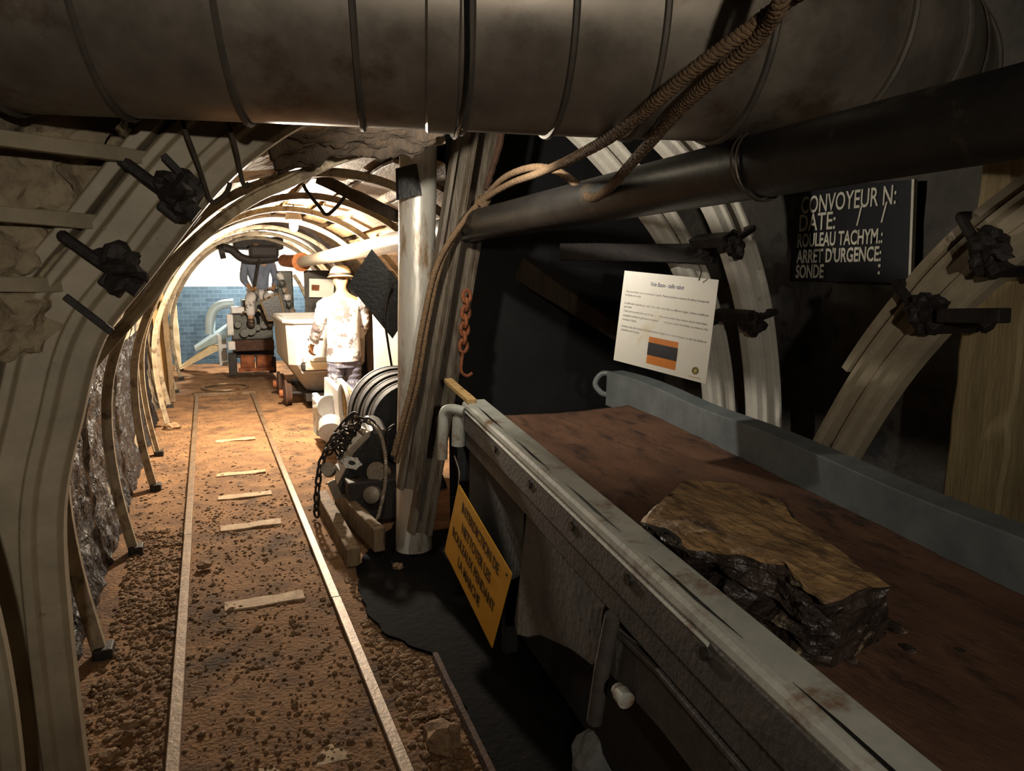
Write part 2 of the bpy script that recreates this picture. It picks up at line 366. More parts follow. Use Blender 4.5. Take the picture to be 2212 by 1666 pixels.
# pebbles (nobody could count them) and single stones
pb = MB()
def pebbles(n, x0, x1, y0, y1, s0, s1):
    for i in range(n):
        x, y = R.uniform(x0, x1), R.uniform(y0, y1); s = R.uniform(s0, s1)*R.uniform(.6, 1.2)
        pb.rock((x, y, gz(x, y)+s*.15-.004), (s, s*R.uniform(.6, 1), s*R.uniform(.4, .7)), R.random()*50, 1, .5)
pebbles(1500, -.45, -.2, 1.9, 4.6, .006, .016)
pebbles(300, -.5, -.2, 4.6, 8, .006, .014)
pebbles(1100, .52, .86, 1.4, 3.0, .006, .016)
pebbles(1500, -.14, .44, 1.6, 5, .004, .010)
pebbles(200, -.14, .44, 1.6, 6, .010, .016)
pebbles(350, .55, .86, 2.4, 3.5, .008, .018)
pebbles(300, -.14, .44, 5, 9.5, .004, .010)
pebbles(300, .5, .9, 3.7, 8, .005, .012)
po = pb.build('loose_gravel', M['gravel']); tag(po, 'loose brown gravel scattered along both sides of the rails', 'gravel', None, 'stuff')
def stone(px, py, s, lab, m='gravel'):
    p = at(px, py, Z=.02); o = MB().rock(p, s, px*.01, 2, .45).build('stone', M[m]); tag(o, lab, 'stone')
stone(441, 1221, (.035, .03, .018), 'flat pale stone lying between the rails')
stone(372, 922, (.08, .05, .04), 'white stone chip at the foot of the left wall')
stone(955, 1590, (.06, .06, .05), 'large grey rock at the bottom edge near the conveyor skirt')
stone(240, 1632, (.03, .03, .02), 'rounded grey stone by the foot of the large arch')
stone(860, 1225, (.03, .025, .02), 'small stone by the end of the gear box beam')
stone(280, 1565, (.035, .02, .014), 'long flat stone in the dark gravel on the left')

# ------------------------------------------------------------------ steel arches
SEC_BIG = [(0, .028), (.012, .05), (.055, .056), (.066, .074), (.088, .074), (.094, .060), (.150, .066), (.158, .086), (.178, .088), (.186, .07), (.186, -.07), (.178, -.088), (.158, -.086), (.150, -.066), (.094, -.06), (.088, -.074), (.066, -.074), (.055, -.056), (.012, -.05), (0, -.028)]
def scale_sec(sec, k, kb=None): return [(a*k, b*(kb or k)) for a, b in sec]
def u_clamp(name, lab, grp, c, T, N, B, wd=.21, r=.012, bar_len=.2):
    """U-bolt clamp: c centre on the profile, T along it, N outward, B towards the viewer"""
    t = thing(name, lab, 'clamp', c, grp)
    c, T, N, B = V(c), V(T).normalized(), V(N).normalized(), V(B).normalized()
    pts = [c+N*(.115)+B*(-.09), c+N*.115+B*.085, c+N*.10+B*.105, c+N*.02+B*.112, c-N*.05+B*.11, c-N*.085+B*.108]
    MB().tube(smooth(pts, 5), r*1.25, 10).build('u_bolt', M['iron'], t, smooth=True)
    MB().bar(c-N*.035+B*.12-T*.02, c-N*.035-B*.13-T*.02, .06, .05, up=T).build('clamp_plate', M['iron'], t, bevel=.006)
    for s in (-1, 1):
        MB().lathe([(.024, 0), (.024, .03)], c-N*.06+B*.108*s-T*0, -N, 6).build('nut', M['iron'], t, bevel=.002)
    MB().rock(c-N*.02+B*.115+T*.02, (.05, .04, .05), c.z*10, 3, .75).build('grease_lump', M['iron'], t)
    return t
BIG = thing('steel_arch', 'large grey steel roof arch with three ridges beside the track, nearest whole arch', 'arch', (an[0].x, 2.2, 0), 'steel roof arches')
MB().sweep(SEC_BIG, an, (0, -1, 0)).build('lower_profile', M['arch'], BIG, bevel=.003)
up = [p for p in an if 1.0 < p.z]
MB().sweep([(.19, .02), (.2, .09), (.23, .092), (.235, .08), (.235, -.08), (.2, -.09)], up, (0, -1, 0)).build('upper_profile', M['arch'], BIG, bevel=.003)
def frame_on(path, px, py):
    best = None
    for i in range(1, len(path)-1):
        p = path[i]; q = p-CAM; zz = q.dot(FX); x = 1106+FPX*q.dot(RX)/zz; y = 833-FPX*q.dot(UX)/zz
        d = (x-px)**2+(y-py)**2
        if best is None or d < best[0]: best = (d, i)
    i = best[1]; T = (path[i+1]-path[i-1]).normalized(); N = V((0, -1, 0)).cross(T); return path[i], T, N
for px, py, lab in ((410, 480, 'upper black U-bolt clamp on the large left arch'), (300, 600, 'lower black U-bolt clamp on the large left arch')):
    p, T, N = frame_on(an, px, py); u_clamp('arch_clamp', lab, 'clamps on the large arch', p+N*.09, T, N, (0, -1, 0))
for (a, b, lab) in (((352, 335), (432, 418), 'thin black strap bar above the upper clamp on the large arch'), ((140, 640), (242, 718), 'thin black strap bar below the lower clamp on the large arch')):
    o = MB().bar(at(*a, Y=2.08), at(*b, Y=2.08), .018, .012, up=(0, 1, 0)).build('strap_bar', M['iron'], bevel=.002); tag(o, lab, 'bar')
lp = smooth([at(x, y, Y=1.75) for x, y in ((60, 1850), (52, 1666), (20, 1420), (-40, 1180), (-95, 1040), (-150, 850), (-160, 600))], 6)
o = MB().sweep(scale_sec(SEC_BIG, .55), lp, (0, -1, 0)).build('steel_arch', M['arch'], bevel=.002); tag(o, 'grey steel arch leg cut by the left edge of the photo', 'arch', 'steel roof arches')
ARCH = [(-.40, -.03), (-.465, .35), (-.485, .7), (-.445, 1.0), (-.31, 1.33), (-.11, 1.62), (.14, 1.84), (.45, 1.97), (.75, 2.0), (1.05, 1.93), (1.32, 1.78), (1.56, 1.54), (1.74, 1.28), (1.85, .95), (1.88, .5), (1.85, -.03)]
SEC_RIB = [(0, .02), (.033, .026), (.037, .038), (.045, .038), (.045, -.038), (.037, -.038), (.033, -.026), (0, -.02)]
RIBL = {3.1: 'slim arch rib just behind the large left arch, its left foot nearest', 4.27: 'slim arch rib whose left foot stands second behind the large arch', 5.55: 'slim arch rib whose left foot stands third behind the large arch', 6.64: 'bright slim arch rib just before the hanging lamp', 7.9: 'arch rib just beyond the hanging lamp, fully lit', 9.1: 'arch rib over the end of the track', 10.3: 'arch rib over the parked mine tub', 11.6: 'arch rib over the loading machine', 12.8: 'last arch rib before the blue brick wall'}
for i, (y, lab) in enumerate(RIBL.items()):
    j = .012*((i*37) % 5-2)
    pts = [(x+j, y+.02*nz((x, y, z), 2), z) for x, z in ARCH]
    if y < 4:
        pts = pts[:4]+[(q.x, y, q.z) for q in (at(a, b, Y=y) for a, b in ((330, 655), (385, 578), (480, 490), (560, 436), (623, 408), (727, 358), (800, 336), (880, 322), (960, 312)))]
    p = smooth(pts, 5)
    t = thing('arch_rib', lab, 'arch', (pts[0][0], y, 0), 'slim arch ribs along the tunnel')
    MB().sweep(SEC_RIB, p, (0, -1, 0)).build('profile', M['ribs'], t, bevel=.002)
    MB().box((pts[0][0]-.02, y, .012), (.07, .09, .05)).build('foot_shoe', M['iron'], t, bevel=.006)
o = MB().surf(lambda a, b: at(560, 285, Y=2.9).lerp(at(1000, 250, Y=2.9), a).lerp(at(600, 378, Y=3.02).lerp(at(890, 345, Y=3.02), a), b)+V((0, 0, .03*fbm((a*3, b*2, 0), 2)+.04*sin(pi*a)*b)), 40, 20).build('roof_sheet', M['darkwood'], smooth=True, solid=.006)
tag(o, 'brown sagging roof sheet between the duct and the round post top', 'sheet')
# white arches standing behind the conveyor
def white_arch(y, pts, lab):
    p = smooth([at(a, b, Y=y) for a, b in pts], 6)
    t = thing('steel_arch', lab, 'arch', (p[-1].x, y, 0), 'steel roof arches')
    MB().sweep(scale_sec(SEC_BIG, .72, .85), list(reversed(p)), (0, 1, 0)).build('profile', M['archw'], t, bevel=.003)
    return p
wa = white_arch(2.8, [(1180, 120), (1290, 205), (1400, 300), (1490, 400), (1545, 500), (1590, 640), (1612, 780), (1620, 920), (1615, 1100), (1590, 1400)], 'white painted steel arch behind the hanging info sheet, outer one')
white_arch(3.15, [(1040, 150), (1140, 220), (1250, 315), (1345, 420), (1420, 520), (1480, 640), (1515, 780), (1528, 920), (1530, 1060), (1510, 1300)], 'white painted steel arch crossing behind the looped rope, inner one')
for px, py, lab in ((1535, 535, 'rusty dark clamp on the white arch above the info sheet'), (1592, 690, 'dark clamp on the white arch right of the info sheet')):
    p, T, N = frame_on(wa, px, py); u_clamp('arch_clamp', lab, 'clamps on the white arch', p, T, N, (0, -1, 0))
# arch crossing on the right wall
rp = smooth([at(x, y, X=2.05) for x, y in ((1620, 1420), (1730, 1210), (1838, 1012), (1948, 838), (2068, 697), (2140, 627), (2218, 565), (2340, 485))], 6)
RA = thing('steel_arch', 'pale steel arch curving up to the right edge in front of the yellowed post', 'arch', (rp[0].x, rp[0].y, 0), 'steel roof arches')
MB().sweep(scale_sec(SEC_BIG, .78, .8), [q for q in rp], (-1, 0, 0)).build('lower_profile', M['arch'], RA, bevel=.003)
MB().sweep([(.145, .03), (.15, .075), (.175, .078), (.18, .06), (.18, -.06), (.15, -.07)], [q for q in rp if q.y < 1.75], (-1, 0, 0)).build('upper_profile', M['arch'], RA, bevel=.002)
def frame_r(px, py):
    best = min(range(1, len(rp)-1), key=lambda i: ((1106+FPX*(rp[i]-CAM).dot(RX)/(rp[i]-CAM).dot(FX)-px)**2+(833-FPX*(rp[i]-CAM).dot(UX)/(rp[i]-CAM).dot(FX)-py)**2))
    T = (rp[best+1]-rp[best-1]).normalized(); return rp[best], T, V((-1, 0, 0)).cross(T)
for px, py, lab in ((2075, 690, 'lower black U-bolt clamp on the right arch'), (2200, 570, 'upper black U-bolt clamp on the right arch, by the photo edge')):
    p, T, N = frame_r(px, py); cl = u_clamp('arch_clamp', lab, 'clamps on the right arch', p+N*.06, T, N, (-1, 0, 0))
    if px < 2100: MB().bar(at(2035, 682, X=1.93), at(2172, 682, X=1.93), .05, .04).build('bracket', M['iron'], cl, bevel=.004)

# lagging bars on the near left
for (a, b, lab) in (((-60, 297), (332, 350), 'topmost lagging bar on the near left rock'), ((-60, 460), (228, 486), 'second lagging bar from the top on the near left rock'), ((-60, 615), (140, 614), 'third lagging bar from the top on the near left rock'), ((-60, 762), (62, 745), 'lowest lagging bar on the near left rock')):
    p1 = at(*b, Y=2.2); n = V((.629, -.777, 0)); p0 = hit(*a, p1, n)
    o = MB().bar(p0+n*.04, p1+n*.04, .03, .035, seg=6, jit=.004).build('lagging_bar', M['arch'], bevel=.003); tag(o, lab, 'bar', 'lagging bars on the near left')

SLABS = [((40, 285), (.17, .05, .07), 'rock slab above the topmost lagging bar at the left photo edge'), ((265, 292), (.08, .05, .07), 'pointed rock slab above the topmost lagging bar beside the duct'),
 ((45, 395), (.10, .06, .11), 'rock slab under the topmost lagging bar at the left photo edge'), ((175, 400), (.12, .06, .12), 'largest rock slab, between the first and second lagging bars'),
 ((30, 545), (.09, .05, .10), 'rock slab under the second lagging bar at the left photo edge'), ((120, 545), (.08, .05, .10), 'rock slab between the second and third lagging bars next to the arch'),
 ((25, 690), (.10, .05, .09), 'low rock slab under the third lagging bar'), ((75, 690), (.045, .04, .07), 'small rock slab under the third lagging bar next to the arch')]
SN = V((.629, -.777, 0)); SP = at(228, 486, Y=2.2)
for k, ((px, py), sz, lab) in enumerate(SLABS):
    c = hit(px, py, SP-SN*.07, SN); m = MB().rock((0, 0, 0), sz, k*3.7+2, 4, .55)
    for i, q in enumerate(m.v):
        q = q+V((0, .012*nz(q, 22, k), 0)); m.v[i] = c-LD*q.x+SN*(-q.y)+V((0, 0, q.z))
    tag(m.build('rock', M['slab'], smooth=True, ang=22), lab, 'rock', 'rock slabs behind the lagging bars')

# ------------------------------------------------------------------ ventilation duct
D0, DB, DR = 1.75, radians(16), .27
foot = V((D0*sin(DB), D0*cos(DB), 2.055)); ddir = V((cos(DB), -sin(DB), 0))
def duct_t(px): return D0*tan(YAW+atan((px-1106)/FPX)-DB)
dpts = [foot+ddir*t+V((0, 0, -.02*t)) for t in (-3.0, -2, -1.2, -.5, 0, .4, .75)] + [at(1800, 88, D=2.18), at(1885, 128, D=2.5), at(1945, 172, D=2.88)]
dpath = smooth(dpts, 12)
DU = thing('ventilation_duct', 'big galvanised ventilation duct hanging across the top of the photo', 'duct', foot)
MB().tube(dpath, [DR+.003*nz(p, 3) for p in dpath], 64).build('duct_pipe', M['duct'], DU, smooth=True)
def duct_frame(px):
    best = min(range(1, len(dpath)-1), key=lambda i: abs(1106+FPX*(dpath[i]-CAM).dot(RX)/(dpath[i]-CAM).dot(FX)-px))
    return dpath[best], (dpath[best+1]-dpath[best-1]).normalized()
for px in (-40, 250, 505, 747, 1000, 1172, 1352, 1560, 1735, 1830, 1938):
    p, T = duct_frame(px); s = T.cross(V((0, 0, 1))).normalized(); u = T.cross(s); tl = .02
    MB().tube([p+(s*cos(a)+u*sin(a))*(DR+.004)+T*tl*sin(a+.8) for a in [2*pi*i/56 for i in range(56)]], .0075, 6, closed=True).build('seam', M['seam'], DU, smooth=True)
p, T = duct_frame(965); s = T.cross(V((0, 0, 1))).normalized(); u = T.cross(s)
MB().lathe([(DR+.002, -.035), (DR+.007, -.03), (DR+.007, .03), (DR+.002, .035)], p, T, 56, caps=False).build('joint_band', M['duct'], DU, smooth=True)
p, T = duct_frame(1900)
MB().lathe([(DR+.002, -.035), (DR+.007, -.03), (DR+.007, .03), (DR+.002, .035)], p, T, 56, caps=False).build('joint_band', M['duct'], DU, smooth=True)
p, T = duct_frame(988); s = T.cross(V((0, 0, 1))).normalized(); u = T.cross(s)
o = MB().tube([p+(s*cos(a)+u*sin(a))*(DR+.014)+T*.012*sin(2*a) for a in [2*pi*i/60 for i in range(60)]], .005, 6, closed=True).build('tie_wire', M['black'], smooth=True); tag(o, 'black tie wire wrapped around the middle of the duct', 'wire')
for pts, lab in ((((380, 200), (398, 275), (430, 360), (455, 432), (472, 432), (490, 415), (497, 395)), 'left hanger rod with a hooked end below the duct'), (((478, 190), (495, 270), (512, 330), (522, 385), (530, 402), (538, 396)), 'right hanger rod below the duct')):
    o = MB().tube(smooth([at(*q, Y=2.02) for q in pts], 6), .006, 8).build('hanger_rod', M['wire'], smooth=True); tag(o, lab, 'rod', 'hanger rods below the duct')

# ------------------------------------------------------------------ long steel pipe
PX = 1.2
PI_ = thing('long_pipe', 'long steel pipe running level from the right edge back past the post into the tunnel', 'pipe', (PX, -1, 1.7))
pz = lambda y: 1.705-.0055*(y-1.4)
MB().tube([(PX, y, pz(y)) for y in (-1.2, 0, 1, 2, 3, 3.9)], .073, 32).build('near_length', M['pipe'], PI_, smooth=True)
MB().tube([(PX, y, pz(y)) for y in (3.9, 6, 8, 10.3)], .068, 28).build('far_length', M['whitepipe'], PI_, smooth=True)
MB().lathe([(.11, 0), (.125, .01), (.125, .05), (.11, .06)], (PX, 10.3, pz(10.3)), (0, 1, 0), 24).build('flange', M['orange'], PI_, smooth=True)
MB().tube([(PX, 10.36, pz(10.3)), (PX-.02, 11, pz(10.3)+.02), (PX-.1, 11.6, 1.7)], .09, 20).build('rusty_length', M['orange'], PI_, smooth=True)
for k, (px, py) in enumerate(((1640, 340), (1652, 345))):
    c = at(px, py, X=PX); pp = V((PX, c.y, pz(c.y)))
    o = MB().tube([pp+V((.079*cos(a), .02*sin(a+k)+.02*k, .079*sin(a))) for a in [2*pi*i/30 for i in range(30)]], .003, 6, closed=True).build('wire_loop', M['wire'])
    tag(o, ('thin wire loop around the pipe, left of the pair', 'thin wire loop around the pipe, right of the pair')[k], 'wire', 'wire loops on the long pipe')

# ------------------------------------------------------------------ ropes
def rope(pts, lab, r=.0135):
    o = MB().rope(even(smooth([at(x, y, Y=d) for x, y, d in pts], 14), .004), r, 32).build('hemp_rope', M['rope'], smooth=True, ang=80); tag(o, lab, 'rope', 'hemp ropes'); return o
rope([(1830, -400, .92), (1760, -70, .9), (1690, 8, .98), (1500, 150, 1.16), (1350, 275, 1.42), (1250, 335, 1.85), (1170, 372, 2.4), (1100, 398, 2.95), (1042, 434, 3.3), (1000, 480, 3.33), (945, 570, 3.34), (915, 690, 3.33), (892, 820, 3.32), (872, 900, 3.31), (850, 985, 3.3)], 'upper hemp rope coming down across the duct and straight to the post')
rope([(1810, -400, .95), (1710, -60, .92), (1640, 78, 1.03), (1480, 225, 1.28), (1380, 335, 1.6), (1312, 410, 1.98), (1278, 427, 2.1), (1250, 402, 2.25), (1205, 370, 2.4), (1150, 362, 2.6), (1090, 384, 3.0), (1046, 428, 3.31), (1006, 476, 3.35), (955, 565, 3.36), (925, 690, 3.35), (903, 820, 3.34), (880, 905, 3.33), (856, 1000, 3.32)], 'lower hemp rope sagging in a loop over the long pipe before the post')
kn = at(1041, 432, Y=3.29)
o = MB().tube(smooth([kn+V((.03*cos(a)+.004*k, .03*sin(a), .03*sin(a)*.6+.006*(k-2))) for k in range(4) for a in [2*pi*i/8 for i in range(8)]]+[kn+V((-.02, -.03, -.05)), kn+V((.02, -.03, -.07))], 4), .003, 6).build('twine_knot', M['rope'], smooth=True); tag(o, 'frayed twine knot tying both ropes together by the post', 'knot')

# ------------------------------------------------------------------ post and leaning steel leg
pa, pb_ = V((.955, 3.72, -.01)), V((1.02, 3.72, 2.13))
PO = thing('round_post', 'pale round steel post standing upright left of the leaning steel leg', 'post', pa)
path = [pa.lerp(pb_, k/24) for k in range(25)]
MB().tube(path, [.094+.006*nz(p, 2.5) for p in path], 40).build('post_tube', M['post'], PO, smooth=True)
c = pa.lerp(pb_, .88)
MB().prism([c+V((-.13, -.08, .1)), c+V((-.05, -.13, .12)), c+V((-.03, -.135, -.02)), c+V((-.13, -.085, -.05))], (.01, -.012, .0)).build('dark_flap', M['black'], PO)
SEC_LEG = [(-.055, .0), (-.05, .05), (-.032, .055), (-.022, .012), (.022, .012), (.032, .055), (.05, .05), (.055, 0), (.03, -.03), (-.03, -.03)]
def leg(p0, p1, k): return MB().sweep(scale_sec(SEC_LEG, k), [V(p0).lerp(V(p1), i/8) for i in range(9)], (0, -1, 0))
LG = thing('leaning_leg', 'leaning worn steel channel leg in two overlapping lengths right of the round post', 'leg', (.9, 3.5, 0))
leg(at(905, 1150, Y=3.55), at(1055, 262, Y=3.55)+V((.02, 0, .12)), 1.1).build('rear_length', M['legst'], LG, bevel=.003)
leg(at(880, 1055, Y=3.46), at(1010, 262, Y=3.46)+V((.02, 0, .12)), 1.05).build('front_length', M['legst'], LG, bevel=.003)
o = MB().tube(smooth([at(x, y, Y=3.42) for x, y in ((1085, 265), (1080, 310), (1062, 370), (1050, 410))], 5), [.012+.006*abs(sin(i*1.7)) for i in range(16)], 8).build('rusty_strip', M['rustd']); tag(o, 'rusty iron strip hanging at the top right of the leaning leg', 'strip')
ch = MB()
for k in range(7):
    c = at(1008-k*1.2, 640+k*18, Y=3.45); ang = (k % 2)*pi/2
    ch.tube([c+V((cos(ang)*.02*cos(a), sin(ang)*.02*cos(a), .03*sin(a))) for a in [2*pi*i/14 for i in range(14)]], .0095, 6, closed=True)
ch.tube(smooth([at(1000, 760, Y=3.45), at(996, 800, Y=3.45), at(1008, 812, Y=3.45), at(1020, 806, Y=3.45)], 5), .008, 8)
tag(ch.build('rusty_chain', M['rust'], smooth=True), 'short rusty chain with a hook hanging right of the leaning leg', 'chain')
o = MB().bar(at(968, 822, Y=3.25), at(1020, 868, Y=2.75), .04, .02, seg=4, jit=.003).build('wooden_batten', M['woody'], bevel=.003); tag(o, 'pale wooden batten bridging from the leg to the conveyor end', 'batten')

# ------------------------------------------------------------------ conveyor
cP = V((.954, 2.70, .951)); cD = ray(597, 498).normalized()
cH = V((cD.x, cD.y, 0)).normalized(); cC = V((cH.y, -cH.x, 0)); cN = cC.cross(cD)
def cv(u, v, ww): return cP+cD*u+cC*v+cN*ww
CV = thing('belt_conveyor', 'grey steel belt conveyor trough running up from the lower right corner', 'conveyor', (cv(-1, .4, 0).x, cv(-1, .4, 0).y, 0))
U0, U1 = -3.6, .12
def strip(sec, name, m, u0=U0, u1=U1, n=1, bev=.003):
    o = MB().loft([[cv(u0+(u1-u0)*i/n, a, b) for a, b in sec] for i in range(n+1)]).build(name, m, CV, bevel=bev); return o
strip([(.068, 0), (.068, -.012), (-.002, -.012), (-.008, -.016), (-.012, -.026), (-.018, -.032), (-.025, -.028), (-.028, -.02), (-.024, -.008), (-.015, -.002), (-.004, 0)], 'near_rail', M['conv'])
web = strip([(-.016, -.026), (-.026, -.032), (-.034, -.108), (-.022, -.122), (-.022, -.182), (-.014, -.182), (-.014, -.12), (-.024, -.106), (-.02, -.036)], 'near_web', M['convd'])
strip([(-.032, -.034), (-.026, -.030), (-.022, -.035), (-.029, -.040)], 'weld_ridge', M['conv'], -1.72, .1, bev=.001)
for k in range(5):
    u1 = -.02-k*.47; MB().prism([cv(u1, .004, .0012), cv(u1-.1, .0075, .0012), cv(u1-.34, .005, .0012), cv(u1-.2, -.002, .0012)], cN*.0008).build('slot', M['black'], CV)
for px, py in ((1068, 970), (1142, 1046), (1233, 1137), (1355, 1253), (1520, 1413)):
    c = hit(px, py, cv(0, -.0325, 0), cC)
    MB().lathe([(.013, -.002), (.013, .002)], c, -cC, 20).build('bolt_hole', M['black'], CV)
# end hook and bracket
h = [cv(.06, -.03, -.035), cv(.1, -.075, -.03), cv(.12, -.1, -.05), cv(.115, -.105, -.11), cv(.11, -.11, -.24)]
MB().tube(smooth(h, 6), .021, 14).build('hook_bar', M['conv'], CV, smooth=True)
MB().tube(smooth([cv(.09, -.045, -.06), cv(.085, -.05, -.18)], 3), .028, 14).build('end_stub', M['conv'], CV, smooth=True)
# far side flange and belt
def fv(u):
    k = max(0, (u+.1)/.55); return .845-.02*k*k*2
ff = MB(); rings = []
for i in range(41):
    u = U0+(.50-U0)*i/40; v = fv(u); sag = .012*nz((u*2, 0, 0), 1)
    rings.append([cv(u, v-.012, .018+sag), cv(u, v+.075, .022+sag), cv(u, v+.075, .012+sag), cv(u, v+.012, .0), cv(u, v+.002, -.15), cv(u, v-.012, -.15)])
ff.loft(rings).build('far_side', M['convb'], CV, bevel=.004)
MB().tube(smooth([cv(.5, .83, .0), cv(.54, .78, .0), cv(.55, .75, -.05), cv(.52, .77, -.09), cv(.5, .8, -.1)], 5), .014, 8).build('end_ring', M['convb'], CV, smooth=True)
def belt_f(a, b):
    u = U0+(.3-U0)*a; v = -.015+.86*b; q = cv(u, v, -.118-.02*sin(pi*b))
    return q+cN*(.004*nz(q, 5)+.0025*fbm(q, 14))
MB().surf(belt_f, 160, 40).build('belt', M['belt'], CV, smooth=True, solid=-.014)
MB().loft([[cv(.3, -.0, -.13), cv(.3, .85, -.13), cv(.33, .85, -.145), cv(.33, 0, -.145)], [cv(.28, 0, -.4), cv(.28, .85, -.4), cv(.3, .85, -.4), cv(.3, 0, -.4)]]).build('tail_skirt', M['rubber'], CV)
MB().prism([cv(U0, .1, -.2), cv(.25, .1, -.2), cv(.25, .1, -.86), cv(U0, .1, -.6)], cC*.01).build('skirt_sheet', M['rubber'], CV)
MB().prism([cv(.1, .0, -.2), cv(-.62, .0, -.2), cv(-.62, .0, -.42), cv(.08, .0, -.86)], cC*.008).build('side_sheet', M['rubber'], CV)
gp = [hit(x, y, cv(0, -.015, 0), cC) for x, y in ((1140, 1075), (1128, 1200), (1111, 1340), (1116, 1372), (1140, 1378), (1165, 1372), (1235, 1405), (1280, 1440), (1298, 1420), (1300, 1340), (1310, 1290), (1340, 1270))]
MB().prism(gp, cC*.01).build('guard_plate', M['greyrub'], CV, bevel=.003)
MB().tube([hit(1324, 1330, cv(0, -.03, 0), cC), hit(1300, 1450, cv(0, -.03, 0), cC), hit(1284, 1558, cv(0, -.03, 0), cC)], .019, 14).build('support_leg', M['convd'], CV, smooth=True)
b0 = hit(1340, 1497, cv(0, -.03, 0), cC)
bt = MB(); bt.lathe([(.012, -.02), (.016, -.015), (.016, 0), (.02, .002), (.02, .03), (.012, .032)], b0, cD*-1, 14); bt.build('roller_bolt', M['conv'], CV, smooth=True)
lr = [hit(x, y, cv(0, -.02, 0), cC) for x, y in ((1308, 1342), (1420, 1450), (1600, 1660), (1720, 1800))]
MB().loft([[p, p+cC*.05, p+cC*.05-V((0, 0, .012)), p-V((0, 0, .012))] for p in lr]).build('lower_rail', M['convd'], CV, bevel=.002)
MB().loft([[p-V((0, 0, .02))+cC*.012, p+cC*.02-V((0, 0, .02)), p+cC*.02-V((0, 0, .13)), p+cC*.012-V((0, 0, .13))] for p in lr]).build('lower_web', M['convd'], CV)
for v in (.08, .8):
    for u in (-.2, -2.6):
        q = cv(u, v, -.2); MB().bar((q.x, q.y, 0), q, .05, .05).build('frame_leg', M['rubber'], CV, bevel=.004)
for u in (-.3, -1.2):
    MB().cyl(cv(u, .06, -.24), cv(u, .8, -.24), .045, 20).build('roller', M['iron'], CV, smooth=True)

# floor items at the lower right
o = MB().bar(at(940, 1420, Z=.02), at(1075, 1700, Z=.02), .02, .04, seg=8, jit=.004).build('rusty_edge_strip', M['rustd'], bevel=.003); tag(o, 'narrow rusty steel strip lying along the dark foot of the conveyor', 'strip')
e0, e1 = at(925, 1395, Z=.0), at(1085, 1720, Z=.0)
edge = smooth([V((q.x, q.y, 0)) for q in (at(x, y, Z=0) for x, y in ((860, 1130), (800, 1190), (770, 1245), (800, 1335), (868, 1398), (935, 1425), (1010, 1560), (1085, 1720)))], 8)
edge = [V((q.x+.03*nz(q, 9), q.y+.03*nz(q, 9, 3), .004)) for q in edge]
o = MB().prism(edge+[V((1.95, .6, .004)), V((1.95, 3.95, .004)), V((1.1, 3.95, .004))], (0, 0, .012)).build('rubber_shade_mat', M['mat']); tag(o, 'black rubber mat under the conveyor, continued around the post as painted shade', 'mat')  # rubber under the conveyor; the part around the post is shade painted as a dark sheet
o = MB().rock(at(1350, 1610, Z=.12)+V((0, .05, -.06)), (.13, .09, .11), 3, 3, .25).build('concrete_block', M['concrete']); tag(o, 'rough grey concrete lump under the conveyor support leg', 'block')
o = MB().rock(at(1475, 1640, Z=.12)+V((.02, .02, -.06)), (.12, .08, .1), 9, 3, .25).build('concrete_block', M['woody']); tag(o, 'yellowish concrete lump at the bottom edge under the conveyor', 'block')

# ------------------------------------------------------------------ lettering
def letters(txt, name, size, m, parent, O, ex, ey, xs=1.0, bold=0.0, align='LEFT', off=.001):
    """flat text on a plane: O lower-left of the line, ex along, ey up (unit vectors)"""
    cu = bpy.data.curves.new('t', 'FONT'); cu.body = txt; cu.size = size; cu.align_x = align; cu.offset = bold; cu.extrude = .0004; cu.resolution_u = 3
    ob = bpy.data.objects.new('t', cu); COL.objects.link(ob); dg = bpy.context.evaluated_depsgraph_get()
    me = bpy.data.meshes.new_from_object(ob.evaluated_get(dg)); bpy.data.objects.remove(ob); bpy.data.curves.remove(cu)
    ez = ex.cross(ey).normalized()
    base = V(parent.location)
    for v in me.vertices:
        p = v.co.copy(); v.co = O+ex*(p.x*xs)+ey*p.y+ez*(p.z+off)-base
    me.materials.clear(); me.materials.append(m); me.name = name
    o = bpy.data.objects.new(name, me); COL.objects.link(o); o.parent = parent; return o
def panel(corners, th):
    """corners: top-left, top-right, bottom-right, bottom-left"""
    a, b, c, d = corners; n = (b-a).cross(d-a).normalized()
    return MB().prism(corners, n*th)
# yellow warning sign
XS = .885
s4 = [at(990, 1045, X=XS), at(1105, 1240, X=XS), at(1062, 1400, X=XS), at(960, 1190, X=XS)]
SG = thing('warning_sign', 'tilted yellow sign forbidding cleaning of rollers, hung on the conveyor side', 'sign', s4[2])
panel(s4, .004).build('sign_plate', M['yellow'], SG, bevel=.001)
ex = (s4[1]-s4[0]).normalized(); nn = V((-1, 0, 0)); ey = nn.cross(ex).normalized(); W_ = (s4[1]-s4[0]).length; H_ = (s4[3]-s4[0]).length
mid = (s4[0]+s4[1])/2
for i, t in enumerate(('INTERDICTION DE', 'NETTOYER LES', 'ROULEAUX PENDANT', 'LA MARCHE')):
    letters(t, 'lettering', .066, M['inkyellow'], SG, mid+ex*.004+(s4[3]-s4[0]).normalized()*(.088+.086*i), ex, ey, .74, .0012, 'CENTER', .0015)
MB().lathe([(.006, 0), (.006, .002)], s4[1]-ex*.035-ey*.03, nn, 10).build('hole', M['ink'], SG)
o = MB().tube(smooth([at(982, 985, X=.9), at(992, 1020, X=.89), at(990, 1048, X=.882)], 4), .003, 6).build('sign_wire', M['cable']); tag(o, 'thin wire holding the yellow sign to the conveyor hook', 'wire')
